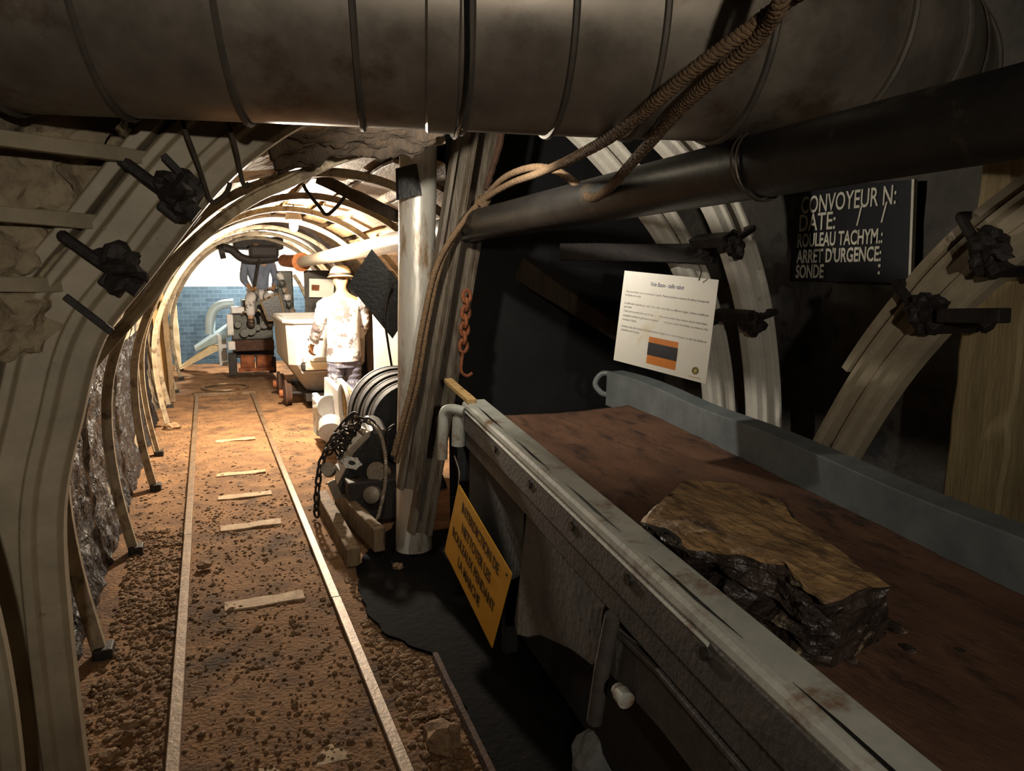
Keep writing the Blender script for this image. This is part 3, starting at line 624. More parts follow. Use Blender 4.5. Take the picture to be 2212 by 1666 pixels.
# white info sheet, turned towards the left
q4 = [at(1350, 585, D=2.62), at(1553, 605, D=2.42), at(1525, 830, D=2.36), at(1326, 778, D=2.56)]
SH = thing('info_sheet', 'white laminated information sheet with a photo, hanging crooked before the white arch', 'sheet', q4[2])
panel(q4, -.002).build('sheet', M['paper'], SH)
def onsheet(a, b): return q4[0].lerp(q4[1], a).lerp(q4[3].lerp(q4[2], a), b)
nS = (q4[3]-q4[0]).cross(q4[1]-q4[0]).normalized()
WS = (q4[1]-q4[0]).length
def line(txt, a, b, size, m, bold=0, wid=None):
    ex = (onsheet(min(a+.3, 1), b)-onsheet(a, b)).normalized(); ey = nS.cross(ex).normalized()
    if ey.z < 0: ey = -ey
    o = letters(txt, 'lettering', size, m, SH, onsheet(a, b), ex, ey, 1, bold, 'LEFT', .002)
    if wid:
        xs = [v.co.dot(ex) for v in o.data.vertices]; k = wid*WS/(max(xs)-min(xs)); x0 = (onsheet(a, b)-V(SH.location)).dot(ex)
        for v in o.data.vertices: v.co += ex*((v.co.dot(ex)-x0)*(k-1))
line('Voie Basse - taille rabot', .31, .135, .02, M['inkblue'], .0003, .36)
for t, b, wd in (("Vous avez devant vous un convoyeur à bande. Mesurant plusieurs centaines de mètres, il transportait", .235, .89), ('le charbon de la taille.', .275, .18),
                 ("La taille était exploitée par rabot. Pour relier entre elles ces différents étages, le bâton se faufile par", .365, .9), ('une trémie.', .405, .09),
                 ("Cette porte pouvait être soit en bois : un guide vertical venant deux niveaux, soit un travers-banc,", .45, .9), ("une galerie inclinée et généralement équipée d'un treuil pour monter les berlines, ou comme ici, d'un", .50, .91), ('convoyeur à bande.', .545, .16),
                 ("Arrivés au bas de la trémie, les produits étaient chargés sur un autre convoyeur ou dans des berlines et", .62, .91), ('acheminés vers le puits.', .66, .21)):
    line(t, .045, b, .0105, M['inkgrey'], 0, wd)
def patch(a0, a1, b0, b1, name, m, off=.002): 
    pts = [onsheet(a0, b0), onsheet(a1, b0), onsheet(a1, b1), onsheet(a0, b1)]; MB().prism([p+nS*off for p in pts], nS*.0005).build(name, m, SH)
patch(.37, .685, .665, .945, 'picture', M['photo_o']); patch(.37, .685, .725, .855, 'picture_belt', M['photo_d'], .003)
c = onsheet(.885, .90)+nS*.002
MB().lathe([(.0125, 0), (.0125, .0006)], c, nS, 24).build('emblem', M['gold'], SH)
MB().tube([c+nS*.002+(q4[1]-q4[0]).normalized()*.009*cos(a)+(q4[0]-q4[3]).normalized()*.009*sin(a) for a in [2*pi*i/20 for i in range(20)]], .0012, 6, closed=True).build('emblem_ring', M['inkgrey'], SH)
patch(.82, .95, .962, .968, 'caption_line', M['gold'])
o = MB().tube(smooth([at(1532, 545, Y=2.7), at(1508, 562, D=2.52), at(1515, 585, D=2.44), at(1510, 606, D=2.44)], 4), .002, 6).build('sheet_wire', M['wire']); tag(o, 'thin wire holding the info sheet at its top right', 'wire')
# conveyor data board on the right wall
XB = 2.735
def brd(px, py): return at(px, py, X=XB)
b4 = [brd(1718, 405), brd(1977, 388), brd(1969, 612), brd(1712, 606)]
b4[1] = V((XB, b4[1].y, b4[1].z)); 
BD = thing('data_board', 'black board with white painted French lines for conveyor data on the right wall', 'board', b4[3])
panel(b4, .012).build('board_panel', M['slate'], BD)
exb = V((0, -1, 0)); eyb = V((0, 0, 1))
def bline(txt, x0, x1, yb, hgt, bold=.0012):
    a, b = at(x0, yb, X=XB-.003), at(x1, yb, X=XB-.003)
    z = a.z; o = letters(txt, 'lettering', hgt, M['chalk'], BD, V((XB-.004, a.y, z)), exb, eyb, 1, bold, 'LEFT', .001)
    ys = [v.co.y for v in o.data.vertices]; y0 = a.y-BD.location.y; k = (a.y-b.y)/(max(ys)-min(ys))
    for v in o.data.vertices: v.co.y = y0+(v.co.y-max(ys))*k
bline('CONVOYEUR N:', 1731, 1934, 462, .115)
bline('DATE:', 1727, 1804, 500, .115); bline('/', 1850, 1861, 487, .12); bline('/', 1903, 1915, 480, .12)
bline('ROULEAU TACHYM.:', 1723, 1906, 534, .09, .002); bline("ARRET D'URGENCE:", 1721, 1903, 568, .09, .002)
bline('SONDE', 1719, 1779, 600, .09, .002); bline(':', 1896, 1902, 592, .09, .002)
MB().prism([b4[1], b4[1]+V((-.02, 0, 0)), b4[2]+V((-.02, 0, 0)), b4[2]], (0, -.012, 0)).build('edge_trim', M['chalk'], BD)
# yellowed post on the right
pp = [at(2128, 300, X=2.32), at(2035, 1120, X=2.32)]
o = MB().bar(V((2.36, pp[1].y-.10, 0)), V((2.36, pp[0].y-.13, at(2150, 215, X=2.36).z)), .2, .17, up=(1, 0, 0), seg=20, jit=.012).build('square_post', M['oldwhite'], bevel=.012, smooth=True); tag(o, 'yellowed whitewashed square post behind the right arch', 'post')
# diagonal brace and cross timber behind the sheet
o = MB().bar(at(1130, 580, Y=4.12), at(1340, 720, Y=3.6), .12, .14, seg=4, jit=.006, taper=.6).build('brace_timber', M['darkwood'], bevel=.006); tag(o, 'dark timber brace slanting down left of the info sheet', 'brace')
o = MB().bar(at(1215, 545, Y=3.55), at(1545, 548, Y=2.95), .09, .09, seg=4, jit=.006).build('cross_timber', M['iron'], bevel=.006); tag(o, 'dark cross timber below the long pipe behind the info sheet', 'timber')

# ------------------------------------------------------------------ slab of rock on the belt
def rock_slab():
    top = [(1478, 1032), (1600, 1050), (1690, 1085), (1760, 1150), (1850, 1215), (1925, 1270)]
    low = [(1402, 1120), (1480, 1175), (1580, 1195), (1680, 1215), (1740, 1260), (1800, 1300)]
    bl = cN*-.105
    T = [hit(x, y, cv(0, 0, .05), cN) for x, y in top]; Lw = [hit(x, y, cv(0, 0, .045), cN) for x, y in low]
    Lb = [hit(x, y, cv(0, 0, -.124), cN) for x, y in ((1395, 1155), (1470, 1240), (1560, 1320), (1650, 1395), (1735, 1445), (1800, 1445))]
    Tb = [hit(x, y, cv(0, 0, -.124), cN) for x, y in ((1500, 1085), (1610, 1120), (1700, 1165), (1775, 1230), (1860, 1300), (1915, 1372))]
    return T, Lw, Tb, Lb
T, Lw, Tb, Lb = rock_slab()
bm = bmesh.new(); bmesh.ops.create_cube(bm, size=1); bmesh.ops.subdivide_edges(bm, edges=bm.edges, cuts=30, use_grid_fill=True)
n_ = len(T)
def rk(co):
    a = (co.x+.5)*(n_-1); i = min(n_-2, int(a)); f = a-i; g = .5-co.y
    topp = T[i].lerp(T[i+1], f).lerp(Lw[i].lerp(Lw[i+1], f), g)
    bott = Tb[i].lerp(Tb[i+1], f).lerp(Lb[i].lerp(Lb[i+1], f), g)
    d = .5-co.z; q = topp.lerp(bott, d)
    e = V((nz(q, 9, 1), nz(q, 9, 2), nz(q, 9, 3)))*.024+V((nz(q, 24, 4), nz(q, 24, 5), nz(q, 24, 6)))*.012
    if .02 < d < .98:
        st = noise.noise(V((q.x*3, q.y*3, d*9)))+.6*noise.noise(V((q.x*16, q.y*16, d*20)))
        e += (cC*-1+cD*-.6)*.022*st
    if co.z > .49: e = e*.45+cN*.006*noise.noise(V((q.x*22, q.y*7, 0)))
    return q+e*(1 if co.z > -.45 else .1)
bm.verts.index_update(); topset = {v.index for v in bm.verts if v.co.z > .45}
for v in bm.verts: v.co = rk(v.co)
bmesh.ops.recalc_face_normals(bm, faces=bm.faces)
me = bpy.data.meshes.new('rock_slab'); base = cv(-1.2, .45, -.11)
for v in bm.verts: v.co -= base
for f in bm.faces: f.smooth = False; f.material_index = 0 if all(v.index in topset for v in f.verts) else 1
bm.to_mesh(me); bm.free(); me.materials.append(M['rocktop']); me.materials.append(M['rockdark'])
o = bpy.data.objects.new('rock', me); o.location = base; COL.objects.link(o); tag(o, 'big layered slab of coal rock lying on the conveyor belt', 'rock')
for k, (px, py, s) in enumerate(((1930, 1355, .02), (1880, 1380, .014), (1960, 1400, .012), (1830, 1420, .016), (2075, 1405, .008))):
    p = hit(px, py, cv(0, 0, -.122), cN); o = MB().rock(p, (s, s*1.4, s*.5), k, 2, .5).build('coal_crumb', M['rockdark'])
    tag(o, ('coal crumb right below the slab tip', 'small coal crumb below the slab tip', 'tiny coal crumb out on the open belt', 'coal crumb tucked against the slab end', 'bright speck of coal farthest right on the belt')[k], 'coal', 'coal crumbs on the belt')

# ------------------------------------------------------------------ winch, gear box and chain
WN = thing('winch', 'pale winch with a banded cable drum behind the round post', 'winch', (1.05, 5.2, 0))
dc = at(892, 918, Y=4.75)
for k, (y, r) in enumerate(((0, .275), (.14, .295), (.28, .315), (.42, .335))):
    MB().lathe([(.15, y), (r-.012, y), (r, y+.01), (r, y+.11), (r-.01, y+.12), (.15, y+.12)], dc, (0, 1, 0), 48).build('drum_band', M['rubber'], WN, smooth=True)
    MB().lathe([(r-.05, y+.12), (r+.006, y+.12), (r+.006, y+.138), (r-.05, y+.138)], dc, (0, 1, 0), 48).build('drum_rim', M['machw'], WN, smooth=True)
MB().lathe([(.05, -.05), (.1, -.05), (.12, -.01), (.22, -.005), (.25, .0)], dc, (0, 1, 0), 40).build('drum_end', M['rubber'], WN, smooth=True)
for y in (.05, .5): MB().prism([dc+V((-.1, y, 0)), dc+V((.1, y, 0)), V((dc.x+.25, dc.y+y, 0)), V((dc.x-.25, dc.y+y, 0))], (0, .04, 0)).build('drum_stand', M['rubber'], WN)
MB().box((1.12, 6.15, .05), (.42, 1.5, .10)).build('bed_plate', M['machw'], WN, bevel=.01)
MB().prism([at(700, 815, Y=6.6), at(735, 850, Y=6.0), at(735, 950, Y=6.0), at(700, 905, Y=6.6)], (.05, .02, 0)).build('side_cheek', M['machw'], WN, bevel=.006)
MB().prism([at(727, 818, Y=6.6), at(790, 880, Y=5.5), at(790, 925, Y=5.5), at(727, 925, Y=6.6)], (.05, .02, 0)).build('side_cheek', M['machw'], WN, bevel=.006)
MB().box(at(695, 893, Y=6.5), (.12, .3, .26)).build('motor_box', M['machw'], WN, bevel=.015)
MB().cyl(at(712, 880, Y=6.25), at(700, 880, Y=6.6), .1, 20).build('motor', M['machw'], WN, smooth=True)
MB().cyl(at(715, 915, Y=6.1), at(715, 935, Y=6.0), .1, 18).build('motor_cap', M['machw'], WN, smooth=True)
MB().box(at(685, 895, Y=6.7), (.05, .22, .36)).build('switch_box', M['guard'], WN, bevel=.01)
for k in range(4):
    pts = [at(738+9*k, 900, Y=5.8), at(734+9*k, 845+4*k, Y=5.9), at(742+9*k, 832+6*k, Y=5.9), at(752+8*k, 860+4*k, Y=5.75), at(757+7*k, 905, Y=5.65)]
    MB().tube(smooth(pts, 5), .018, 8).build('cable_loop', (M['machw'], M['woody'])[k % 2], WN, smooth=True)
GB = thing('gear_box', 'dark oily gear box on timber runners left of the round post', 'gear box', (.8, 4.3, 0))
yG = 4.35
prof = [at(x, y, Y=yG) for x, y in ((728, 1052), (762, 985), (800, 930), (838, 930), (838, 1120), (800, 1160), (745, 1130))]
MB().prism(prof, (.05, .42, .02)).build('housing', M['black'], GB, bevel=.02)
MB().bar(at(735, 1000, Y=4.3), at(795, 938, Y=4.3), .03, .03).build('edge_strip', M['cable'], GB, bevel=.003)
MB().bar(at(770, 922, Y=4.5), at(792, 938, Y=4.3), .05, .02).build('lug', M['cable'], GB, bevel=.003)
fl = MB(); c = at(759, 1001, Y=4.22); ax = V((.15, -.45, .9)).normalized()
fl.lathe([(.024, 0), (.052, 0), (.052, .006), (.024, .006), (.024, 0)], c, ax, 32, caps=False); s1 = ax.orthogonal().normalized(); s2 = ax.cross(s1)
for k in range(6):
    a = k*pi/3; fl.lathe([(.012, 0), (.012, .006)], c+(s1*cos(a)+s2*sin(a))*.05, ax, 12)
fl.build('flange_plate', M['machw'], GB, bevel=.001)
MB().lathe([(.045, -.1), (.045, 0), (.06, 0), (.06, .02), (.03, .02)], at(815, 1020, Y=4.25), (-.6, -.8, .3), 20).build('pipe_elbow', M['cable'], GB, smooth=True)
MB().lathe([(.05, 0), (.05, .05), (.03, .06)], at(808, 1068, Y=4.2), (-.5, -.85, .2), 20).build('bearing_cap', M['cable'], GB, smooth=True)
MB().lathe([(.04, 0), (.04, .06), (.02, .06)], at(712, 1018, Y=4.35), (-.3, -.9, .5), 18).build('shaft_stub', M['cable'], GB, smooth=True)
MB().bar(at(700, 1085, Z=.05)+V((0, .1, 0)), at(765, 1205, Z=.05), .07, .1, seg=6, jit=.005).build('timber_runner', M['wood'], GB, bevel=.006)
MB().bar(at(720, 1090, Z=.10)+V((.05, .1, 0)), at(800, 1170, Z=.10)+V((.05, 0, 0)), .06, .13, seg=6, jit=.005).build('timber_runner', M['wood'], GB, bevel=.006)
MB().bar(at(715, 1040, Y=4.3), at(730, 1075, Y=4.3), .03, .05).build('bolt_lug', M['cable'], GB, bevel=.003)
MB().box((.87, 4.45, .15), (.34, .5, .25)).build('base_block', M['iron'], GB, bevel=.01)
chn = MB()
def chain_on(path, step=.052, r=.0078, w_=.017, l_=.036):
    P = smooth(path, 20); acc = 0; k = 0
    for i in range(1, len(P)):
        acc += (P[i]-P[i-1]).length
        if acc >= step:
            acc = 0; t = (P[min(i+1, len(P)-1)]-P[i-1]).normalized(); s = t.orthogonal().normalized(); u = t.cross(s)
            sd = s if k % 2 else u; k += 1
            chn.tube([P[i]+t*l_*sin(a)*(1 if abs(sin(a)) < .8 else .98)+sd*w_*cos(a) for a in [2*pi*j/14 for j in range(14)]], r, 6, closed=True)
chain_on([at(x, y, Y=d) for x, y, d in ((684, 1125, 4.45), (684, 1080, 4.4), (688, 1035, 4.4), (694, 1000, 4.4), (712, 960, 4.45), (735, 925, 4.5), (760, 897, 4.5), (775, 905, 4.45), (800, 912, 4.4), (825, 935, 4.4), (845, 925, 4.4))])
for k in range(5):
    chain_on([at(705+9*k, 985-14*k, Y=4.4), at(722+8*k, 965-10*k, Y=4.32), at(735+9*k, 985-16*k, Y=4.36), at(742+9*k, 955-10*k, Y=4.44)])
tag(chn.build('iron_chain', M['iron'], smooth=True), 'heavy dark iron chain heaped over the gear box and hanging by its side', 'chain')
o = MB().rope(smooth([at(x, y, Y=d) for x, y, d in ((795, 910, 4.3), (820, 935, 4.2), (832, 985, 4.12), (832, 1045, 4.08), (822, 1095, 4.05), (815, 1120, 4.05))], 10), .012, 22).build('wire_cable', M['cable'], smooth=True); tag(o, 'twisted steel cable end hanging over the gear box', 'cable')
o = MB().tube([at(816, 1110, Y=4.0), at(802, 1170, Y=3.9), at(783, 1225, Y=3.85), at(778, 1240, Y=3.84)], [.003, .003, .006, .007], 8).build('probe_rod', M['cable']); tag(o, 'thin rod with a pale tip hanging below the steel cable', 'rod')

# black diamond sign and its cable
d4 = [at(803, 538, Y=5.0), at(899, 653, Y=4.95), at(848, 732, Y=5.0), at(752, 615, Y=5.05)]
o = panel(d4, .006).build('diamond_sign', M['black']); tag(o, 'black diamond-shaped sheet hanging left of the round post', 'sign')
o = MB().tube(smooth([at(x, y, Y=4.8) for x, y in ((850, 610), (838, 640), (832, 690), (838, 740), (846, 790))], 5), .008, 8).build('hanging_cable', M['black'], smooth=True); tag(o, 'black cable hanging beside the black diamond sheet', 'cable')

# ------------------------------------------------------------------ mine tub
TB = thing('mine_tub', 'white steel mine tub on rusty wheels in the tunnel beside the miner dummy', 'mine cart', (1.2, 9.1, 0))
x0, x1, y0, y1 = .78, 1.66, 8.35, 10.0
def ringr(inset, z, th=0):
    a, b, c, d = x0+inset[0]+th, x1-inset[0]-th, y0+inset[1]+th, y1-inset[1]-th; e = .08
    return [V(p) for p in ((a+e, c, z), (b-e, c, z), (b, c+e, z), (b, d-e, z), (b-e, d, z), (a+e, d, z), (a, d-e, z), (a, c+e, z))]
lev = [((.24, .30), .16), ((.10, .10), .38), ((.02, .02), .5), ((0, 0), .97)]
MB().loft([ringr(i, z) for i, z in lev]+[ringr((0, 0), .97, .03)]+[ringr(i, z+.02, .03) for i, z in reversed(lev[1:3])]+[ringr(lev[0][0], .2, .03)]).build('tub_body', M['tub'], TB, bevel=.008)
MB().tube(ringr((-.005, -.005), .975), .028, 10, closed=True).build('rim', M['tub'], TB, smooth=True)
MB().box(((x0+x1)/2, y0-.03, .56), (.56, .1, .05)).build('bumper_shelf', M['tub'], TB, bevel=.006)
MB().box(((x0+x1)/2-.04, y0-.05, .49), (.46, .12, .085)).build('bumper', M['tubin'], TB, bevel=.02)
MB().box(((x0+x1)/2-.22, y0-.045, .49), (.16, .12, .08)).build('bumper_gap', M['iron'], TB, bevel=.02)
MB().box(((x0+x1)/2, y0-.02, .425), (.6, .08, .025)).build('bumper_strap', M['tub'], TB, bevel=.004)
MB().box((x0+.3, y0-.012, .80), (.16, .03, .025)).build('handle', M['tub'], TB, bevel=.004)
for xx in (x0+.02, x1-.02):
    for yy in (8.75, 9.6):
        wl = MB().lathe([(.03, -.05), (.05, -.05), (.12, -.03), (.155, -.03), (.155, -.005), (.13, 0), (.125, .045), (.05, .05)], (xx, yy, .135), (1, 0, 0), 28).build('wheel', M['rustd'], TB, smooth=True)
        MB().lathe([(.045, -.06), (.05, 0), (.05, .06)], (xx-.03*(1 if xx < 1 else -1), yy, .135), (1, 0, 0), 16).build('hub', M['rust'], wl, smooth=True)
MB().cyl((x0, 8.75, .135), (x1, 8.75, .135), .025).build('axle', M['iron'], TB); MB().cyl((x0, 9.6, .135), (x1, 9.6, .135), .025).build('axle', M['iron'], TB)
MB().box((1.22, 9.15, .12), (.5, 1.5, .07)).build('underframe', M['iron'], TB)

# ------------------------------------------------------------------ people
def skinned(name, m, parent, nodes, edges, root=0, sub=2):
    """one continuous surface grown along a skeleton: nodes (point, rx, ry)"""
    base = V(parent.location) if parent else V(nodes[root][0])
    me = bpy.data.meshes.new(name); me.from_pydata([V(n[0])-base for n in nodes], edges, [])
    o = bpy.data.objects.new(name, me); COL.objects.link(o)
    o.modifiers.new('skin', 'SKIN')
    if not me.skin_vertices:
        bpy.context.view_layer.objects.active = o; 
        bm = bmesh.new(); bm.from_mesh(me); bm.verts.layers.skin.verify(); bm.to_mesh(me); bm.free()
    for i, n in enumerate(nodes):
        sv = me.skin_vertices[0].data[i]; sv.radius = (n[1], n[2] if len(n) > 2 else n[1]); sv.use_root = (i == root)
    o.modifiers.new('sub', 'SUBSURF').levels = sub; o.modifiers['sub'].render_levels = sub
    bpy.context.view_layer.update(); dg = bpy.context.evaluated_depsgraph_get()
    m2 = bpy.data.meshes.new_from_object(o.evaluated_get(dg)); bpy.data.objects.remove(o)
    m2.materials.clear(); m2.materials.append(m); m2.name = name
    for p in m2.polygons: p.use_smooth = True
    q = bpy.data.objects.new(name, m2); COL.objects.link(q)
    if parent: q.parent = parent
    else: q.location = base
    return q
def lumpy(o, amp, s):
    for v in o.data.vertices:
        v.co += v.normal*(amp*fbm(v.co, s))
def hand(nodes, edges, wrist_i, W, D, side, curl):
    """palm and five bent fingers growing from a wrist: W wrist point, D finger direction, side thumb direction"""
    W, D, side = V(W), V(D).normalized(), V(side).normalized(); back = D.cross(side).normalized()
    k = len(nodes); nodes.append((W+D*.045, .026, .015)); edges.append((wrist_i, k))
    for j, (off, L) in enumerate(((.027, .068), (.009, .076), (-.010, .071), (-.027, .055))):
        b = W+D*.085+side*off; p1 = b+D*L*.45+back*curl*.012; p2 = p1+D*L*.3+back*curl*.024; p3 = p2+D*L*.15+back*curl*.025
        for q, r in ((b, .009), (p1, .0085), (p2, .008), (p3, .007)):
            nodes.append((q, r)); edges.append((len(nodes)-2 if q is not b else k, len(nodes)-1))
    b = W+D*.03+side*.036; nodes.append((b, .011)); edges.append((k, len(nodes)-1))
    for q, r in ((b+D*.03+side*.016+back*.012*curl, .0095), (b+D*.055+side*.014+back*.024*curl, .008)):
        nodes.append((q, r)); edges.append((len(nodes)-2, len(nodes)-1))
MX, MY = 1.31, 7.85
PE = thing('person', 'miner dummy seen from behind in dusty white jacket and helmet, reaching to the tub', 'person', (MX, MY, 0))
def B(x, y, z): return V((MX+x, MY+y, z))
nodes = [(B(0, 0, .80), .13, .10), (B(0, 0, .95), .125, .09), (B(0, .015, 1.12), .14, .1), (B(0, .02, 1.22), .12, .085), (B(.0, .035, 1.31), .052, .052), (B(0, .055, 1.37), .06, .065), (B(0, .07, 1.44), .078, .092), (B(0, .065, 1.51), .07, .08),
         (B(-.17, .02, 1.20), .052, .05), (B(-.235, .0, .98), .043, .042), (B(-.285, .12, .80), .034, .033), (B(-.30, .17, .75), .022, .027),
         (B(.17, .03, 1.20), .052, .05), (B(.22, .06, .97), .043, .042), (B(.19, .2, .82), .034, .033), (B(.185, .24, .79), .022, .027),
         (B(-.085, 0, .76), .085, .085), (B(-.095, .02, .44), .055, .058), (B(-.10, -.01, .1), .04, .042), (B(-.105, .09, .04), .04, .03),
         (B(.085, 0, .76), .085, .085), (B(.095, .02, .44), .055, .058), (B(.10, -.01, .1), .04, .042), (B(.105, .09, .04), .04, .03), (B(0, .155, 1.425), .014, .018), (B(-.08, .06, 1.43), .012, .022), (B(.08, .06, 1.43), .012, .022)]
edges = [(0, 1), (1, 2), (2, 3), (3, 4), (4, 5), (5, 6), (6, 7), (3, 8), (8, 9), (9, 10), (10, 11), (3, 12), (12, 13), (13, 14), (14, 15), (0, 16), (16, 17), (17, 18), (18, 19), (0, 20), (20, 21), (21, 22), (22, 23), (6, 24), (6, 25), (6, 26)]
hand(nodes, edges, 11, B(-.30, .17, .75), (-.15, .45, -.8), (-.5, .6, .4), 1.0)
hand(nodes, edges, 15, B(.185, .24, .79), (-.2, .8, -.3), (-.7, .1, .5), 1.0)
skinned('body', M['skin'], PE, nodes, edges)
hr = skinned('hair', M['boots'], PE, [(B(0, .045, 1.40), .075, .06), (B(0, .05, 1.46), .085, .085)], [(0, 1)])
def garment(name, m, lofts, tubes, seed):
    g = MB()
    for rings in lofts:
        g.loft([[c+V((rx*cos(t), ry*sin(t), 0))*(1+.05*nz((cos(t)*1.5, sin(t)*1.5, c.z*7), 1.3, seed)) for t in [2*pi*i/36 for i in range(36)]] for c, rx, ry in rings])
    for path, rad in tubes:
        P = smooth(path, 6); n = len(P); k = len(rad)-1
        rr = [(lambda u: rad[min(k-1, int(u))]*(1-(u-min(k-1, int(u))))+rad[min(k-1, int(u))+1]*(u-min(k-1, int(u))))(i/(n-1)*k)*(1+.07*sin(i*1.9+seed)) for i in range(n)]
        g.tube(P, rr, 20)
    return g.build(name, m, PE, smooth=True, ang=70)
garment('jacket', M['jacket'], [[(B(0, y, z), rx, ry) for z, rx, ry, y in ((.585, .178, .14, 0), (.60, .18, .142, 0), (.68, .176, .138, 0), (.76, .17, .13, 0), (.84, .172, .132, 0), (.93, .168, .128, .005), (1.03, .178, .128, .01), (1.12, .188, .122, .015), (1.19, .188, .11, .02), (1.235, .15, .092, .025), (1.262, .09, .076, .035), (1.29, .07, .07, .042), (1.30, .06, .06, .042))]],
    [([B(-.12, .02, 1.19), B(-.185, .02, 1.165), B(-.22, .01, 1.07), B(-.245, .01, .97), B(-.27, .07, .88), B(-.288, .135, .785)], [.06, .074, .068, .062, .058, .05]),
     ([B(.12, .02, 1.19), B(.185, .03, 1.165), B(.21, .05, 1.07), B(.225, .07, .97), B(.21, .15, .88), B(.19, .215, .81)], [.06, .074, .068, .062, .058, .05])], 1)
garment('trousers', M['trous'], [[(B(0, 0, z), rx, ry) for z, rx, ry in ((.52, .155, .115), (.56, .162, .12), (.62, .165, .125), (.7, .16, .12))]],
    [([B(-.08, 0, .62), B(-.085, .005, .5), B(-.09, .015, .38), B(-.095, .0, .22), B(-.1, -.01, .08)], [.098, .092, .082, .075, .078]),
     ([B(.08, 0, .62), B(.085, .005, .5), B(.09, .015, .38), B(.095, .0, .22), B(.1, -.01, .08)], [.098, .092, .082, .075, .078])], 2)
for s in (-1, 1): skinned('boot', M['boots'], PE, [(B(.1*s, -.02, .1), .055, .058), (B(.1*s, -.01, .05), .05, .05), (B(.105*s, .12, .042), .048, .04)], [(0, 1), (1, 2)])
MB().lathe([(.135, -.02), (.14, -.014), (.118, .0), (.112, .03), (.1, .065), (.07, .095), (.03, .108), (.0, .11)], B(0, .06, 1.47), (0, .08, 1), 32, caps=False).build('helmet', M['helmet'], PE, smooth=True, solid=.006, ang=60)
MB().lathe([(.121, -.004), (.123, .0), (.123, .014), (.12, .018)], B(0, .06, 1.475), (0, .08, 1), 32, caps=False).build('helmet_band', M['boots'], PE, smooth=True)

# seated operator on the loader
OX, OY = .70, 11.75
OP = thing('person', 'seated figure in a blue work jacket on the loading machine, head hidden by the boom', 'person', (OX, OY, .7))
def Q(x, y, z): return V((OX+x, OY+y, z))
nd = [(Q(.06, 0, 1.20), .13, .12), (Q(.05, 0, 1.45), .13, .1), (Q(.04, 0, 1.66), .12, .09), (Q(.03, -.02, 1.78), .05, .05), (Q(.02, -.03, 1.88), .075, .09), (Q(.02, -.03, 1.96), .07, .08),
      (Q(-.14, -.02, 1.66), .05, .05), (Q(-.18, -.08, 1.42), .042, .042), (Q(-.1, -.25, 1.3), .034, .034), (Q(-.08, -.3, 1.29), .022, .026),
      (Q(.22, -.02, 1.66), .05, .05), (Q(.27, -.08, 1.42), .042, .042), (Q(.22, -.25, 1.3), .034, .034), (Q(.21, -.3, 1.29), .022, .026),
      (Q(-.02, -.02, 1.18), .085, .085), (Q(-.12, -.38, 1.16), .06, .06), (Q(-.12, -.40, .82), .04, .042), (Q(-.12, -.48, .77), .04, .032),
      (Q(.16, -.02, 1.18), .085, .085), (Q(.14, -.38, 1.16), .06, .06), (Q(.14, -.40, .82), .04, .042), (Q(.14, -.48, .77), .04, .032), (Q(.02, -.12, 1.87), .014, .018)]
eg = [(0, 1), (1, 2), (2, 3), (3, 4), (4, 5), (2, 6), (6, 7), (7, 8), (8, 9), (2, 10), (10, 11), (11, 12), (12, 13), (0, 14), (14, 15), (15, 16), (16, 17), (0, 18), (18, 19), (19, 20), (20, 21), (4, 22)]
hand(nd, eg, 9, Q(-.08, -.3, 1.29), (.2, -.9, -.2), (.9, .2, .2), 1.0); hand(nd, eg, 13, Q(.21, -.3, 1.29), (-.2, -.9, -.2), (-.9, .2, .2), -1.0)
skinned('body', M['skin'], OP, nd, eg)
j = skinned('jacket', M['denim'], OP, [(Q(.06, 0, 1.26), .18, .14), (Q(.05, 0, 1.45), .165, .12), (Q(.04, 0, 1.66), .15, .1), (Q(.03, -.01, 1.76), .075, .07), (Q(-.15, -.02, 1.66), .07, .07), (Q(-.19, -.08, 1.42), .06, .06), (Q(-.12, -.22, 1.32), .05, .05), (Q(.23, -.02, 1.66), .07, .07), (Q(.28, -.08, 1.42), .06, .06), (Q(.23, -.22, 1.32), .05, .05)], [(0, 1), (1, 2), (2, 3), (2, 4), (4, 5), (5, 6), (2, 7), (7, 8), (8, 9)], 1); lumpy(j, .014, 7)
j = skinned('trousers', M['jacket'], OP, [(Q(.07, 0, 1.2), .16, .12), (Q(-.02, -.05, 1.18), .1, .1), (Q(-.12, -.38, 1.17), .085, .085), (Q(-.12, -.4, .88), .065, .065), (Q(.16, -.05, 1.18), .1, .1), (Q(.14, -.38, 1.17), .085, .085), (Q(.14, -.4, .88), .065, .065)], [(0, 1), (1, 2), (2, 3), (0, 4), (4, 5), (5, 6)]); lumpy(j, .012, 8)

for x in (-.12, .14): skinned('boot', M['boots'], OP, [(Q(x, -.4, .88), .06, .06), (Q(x, -.4, .79), .056, .056), (Q(x, -.51, .765), .05, .042)], [(0, 1), (1, 2)])

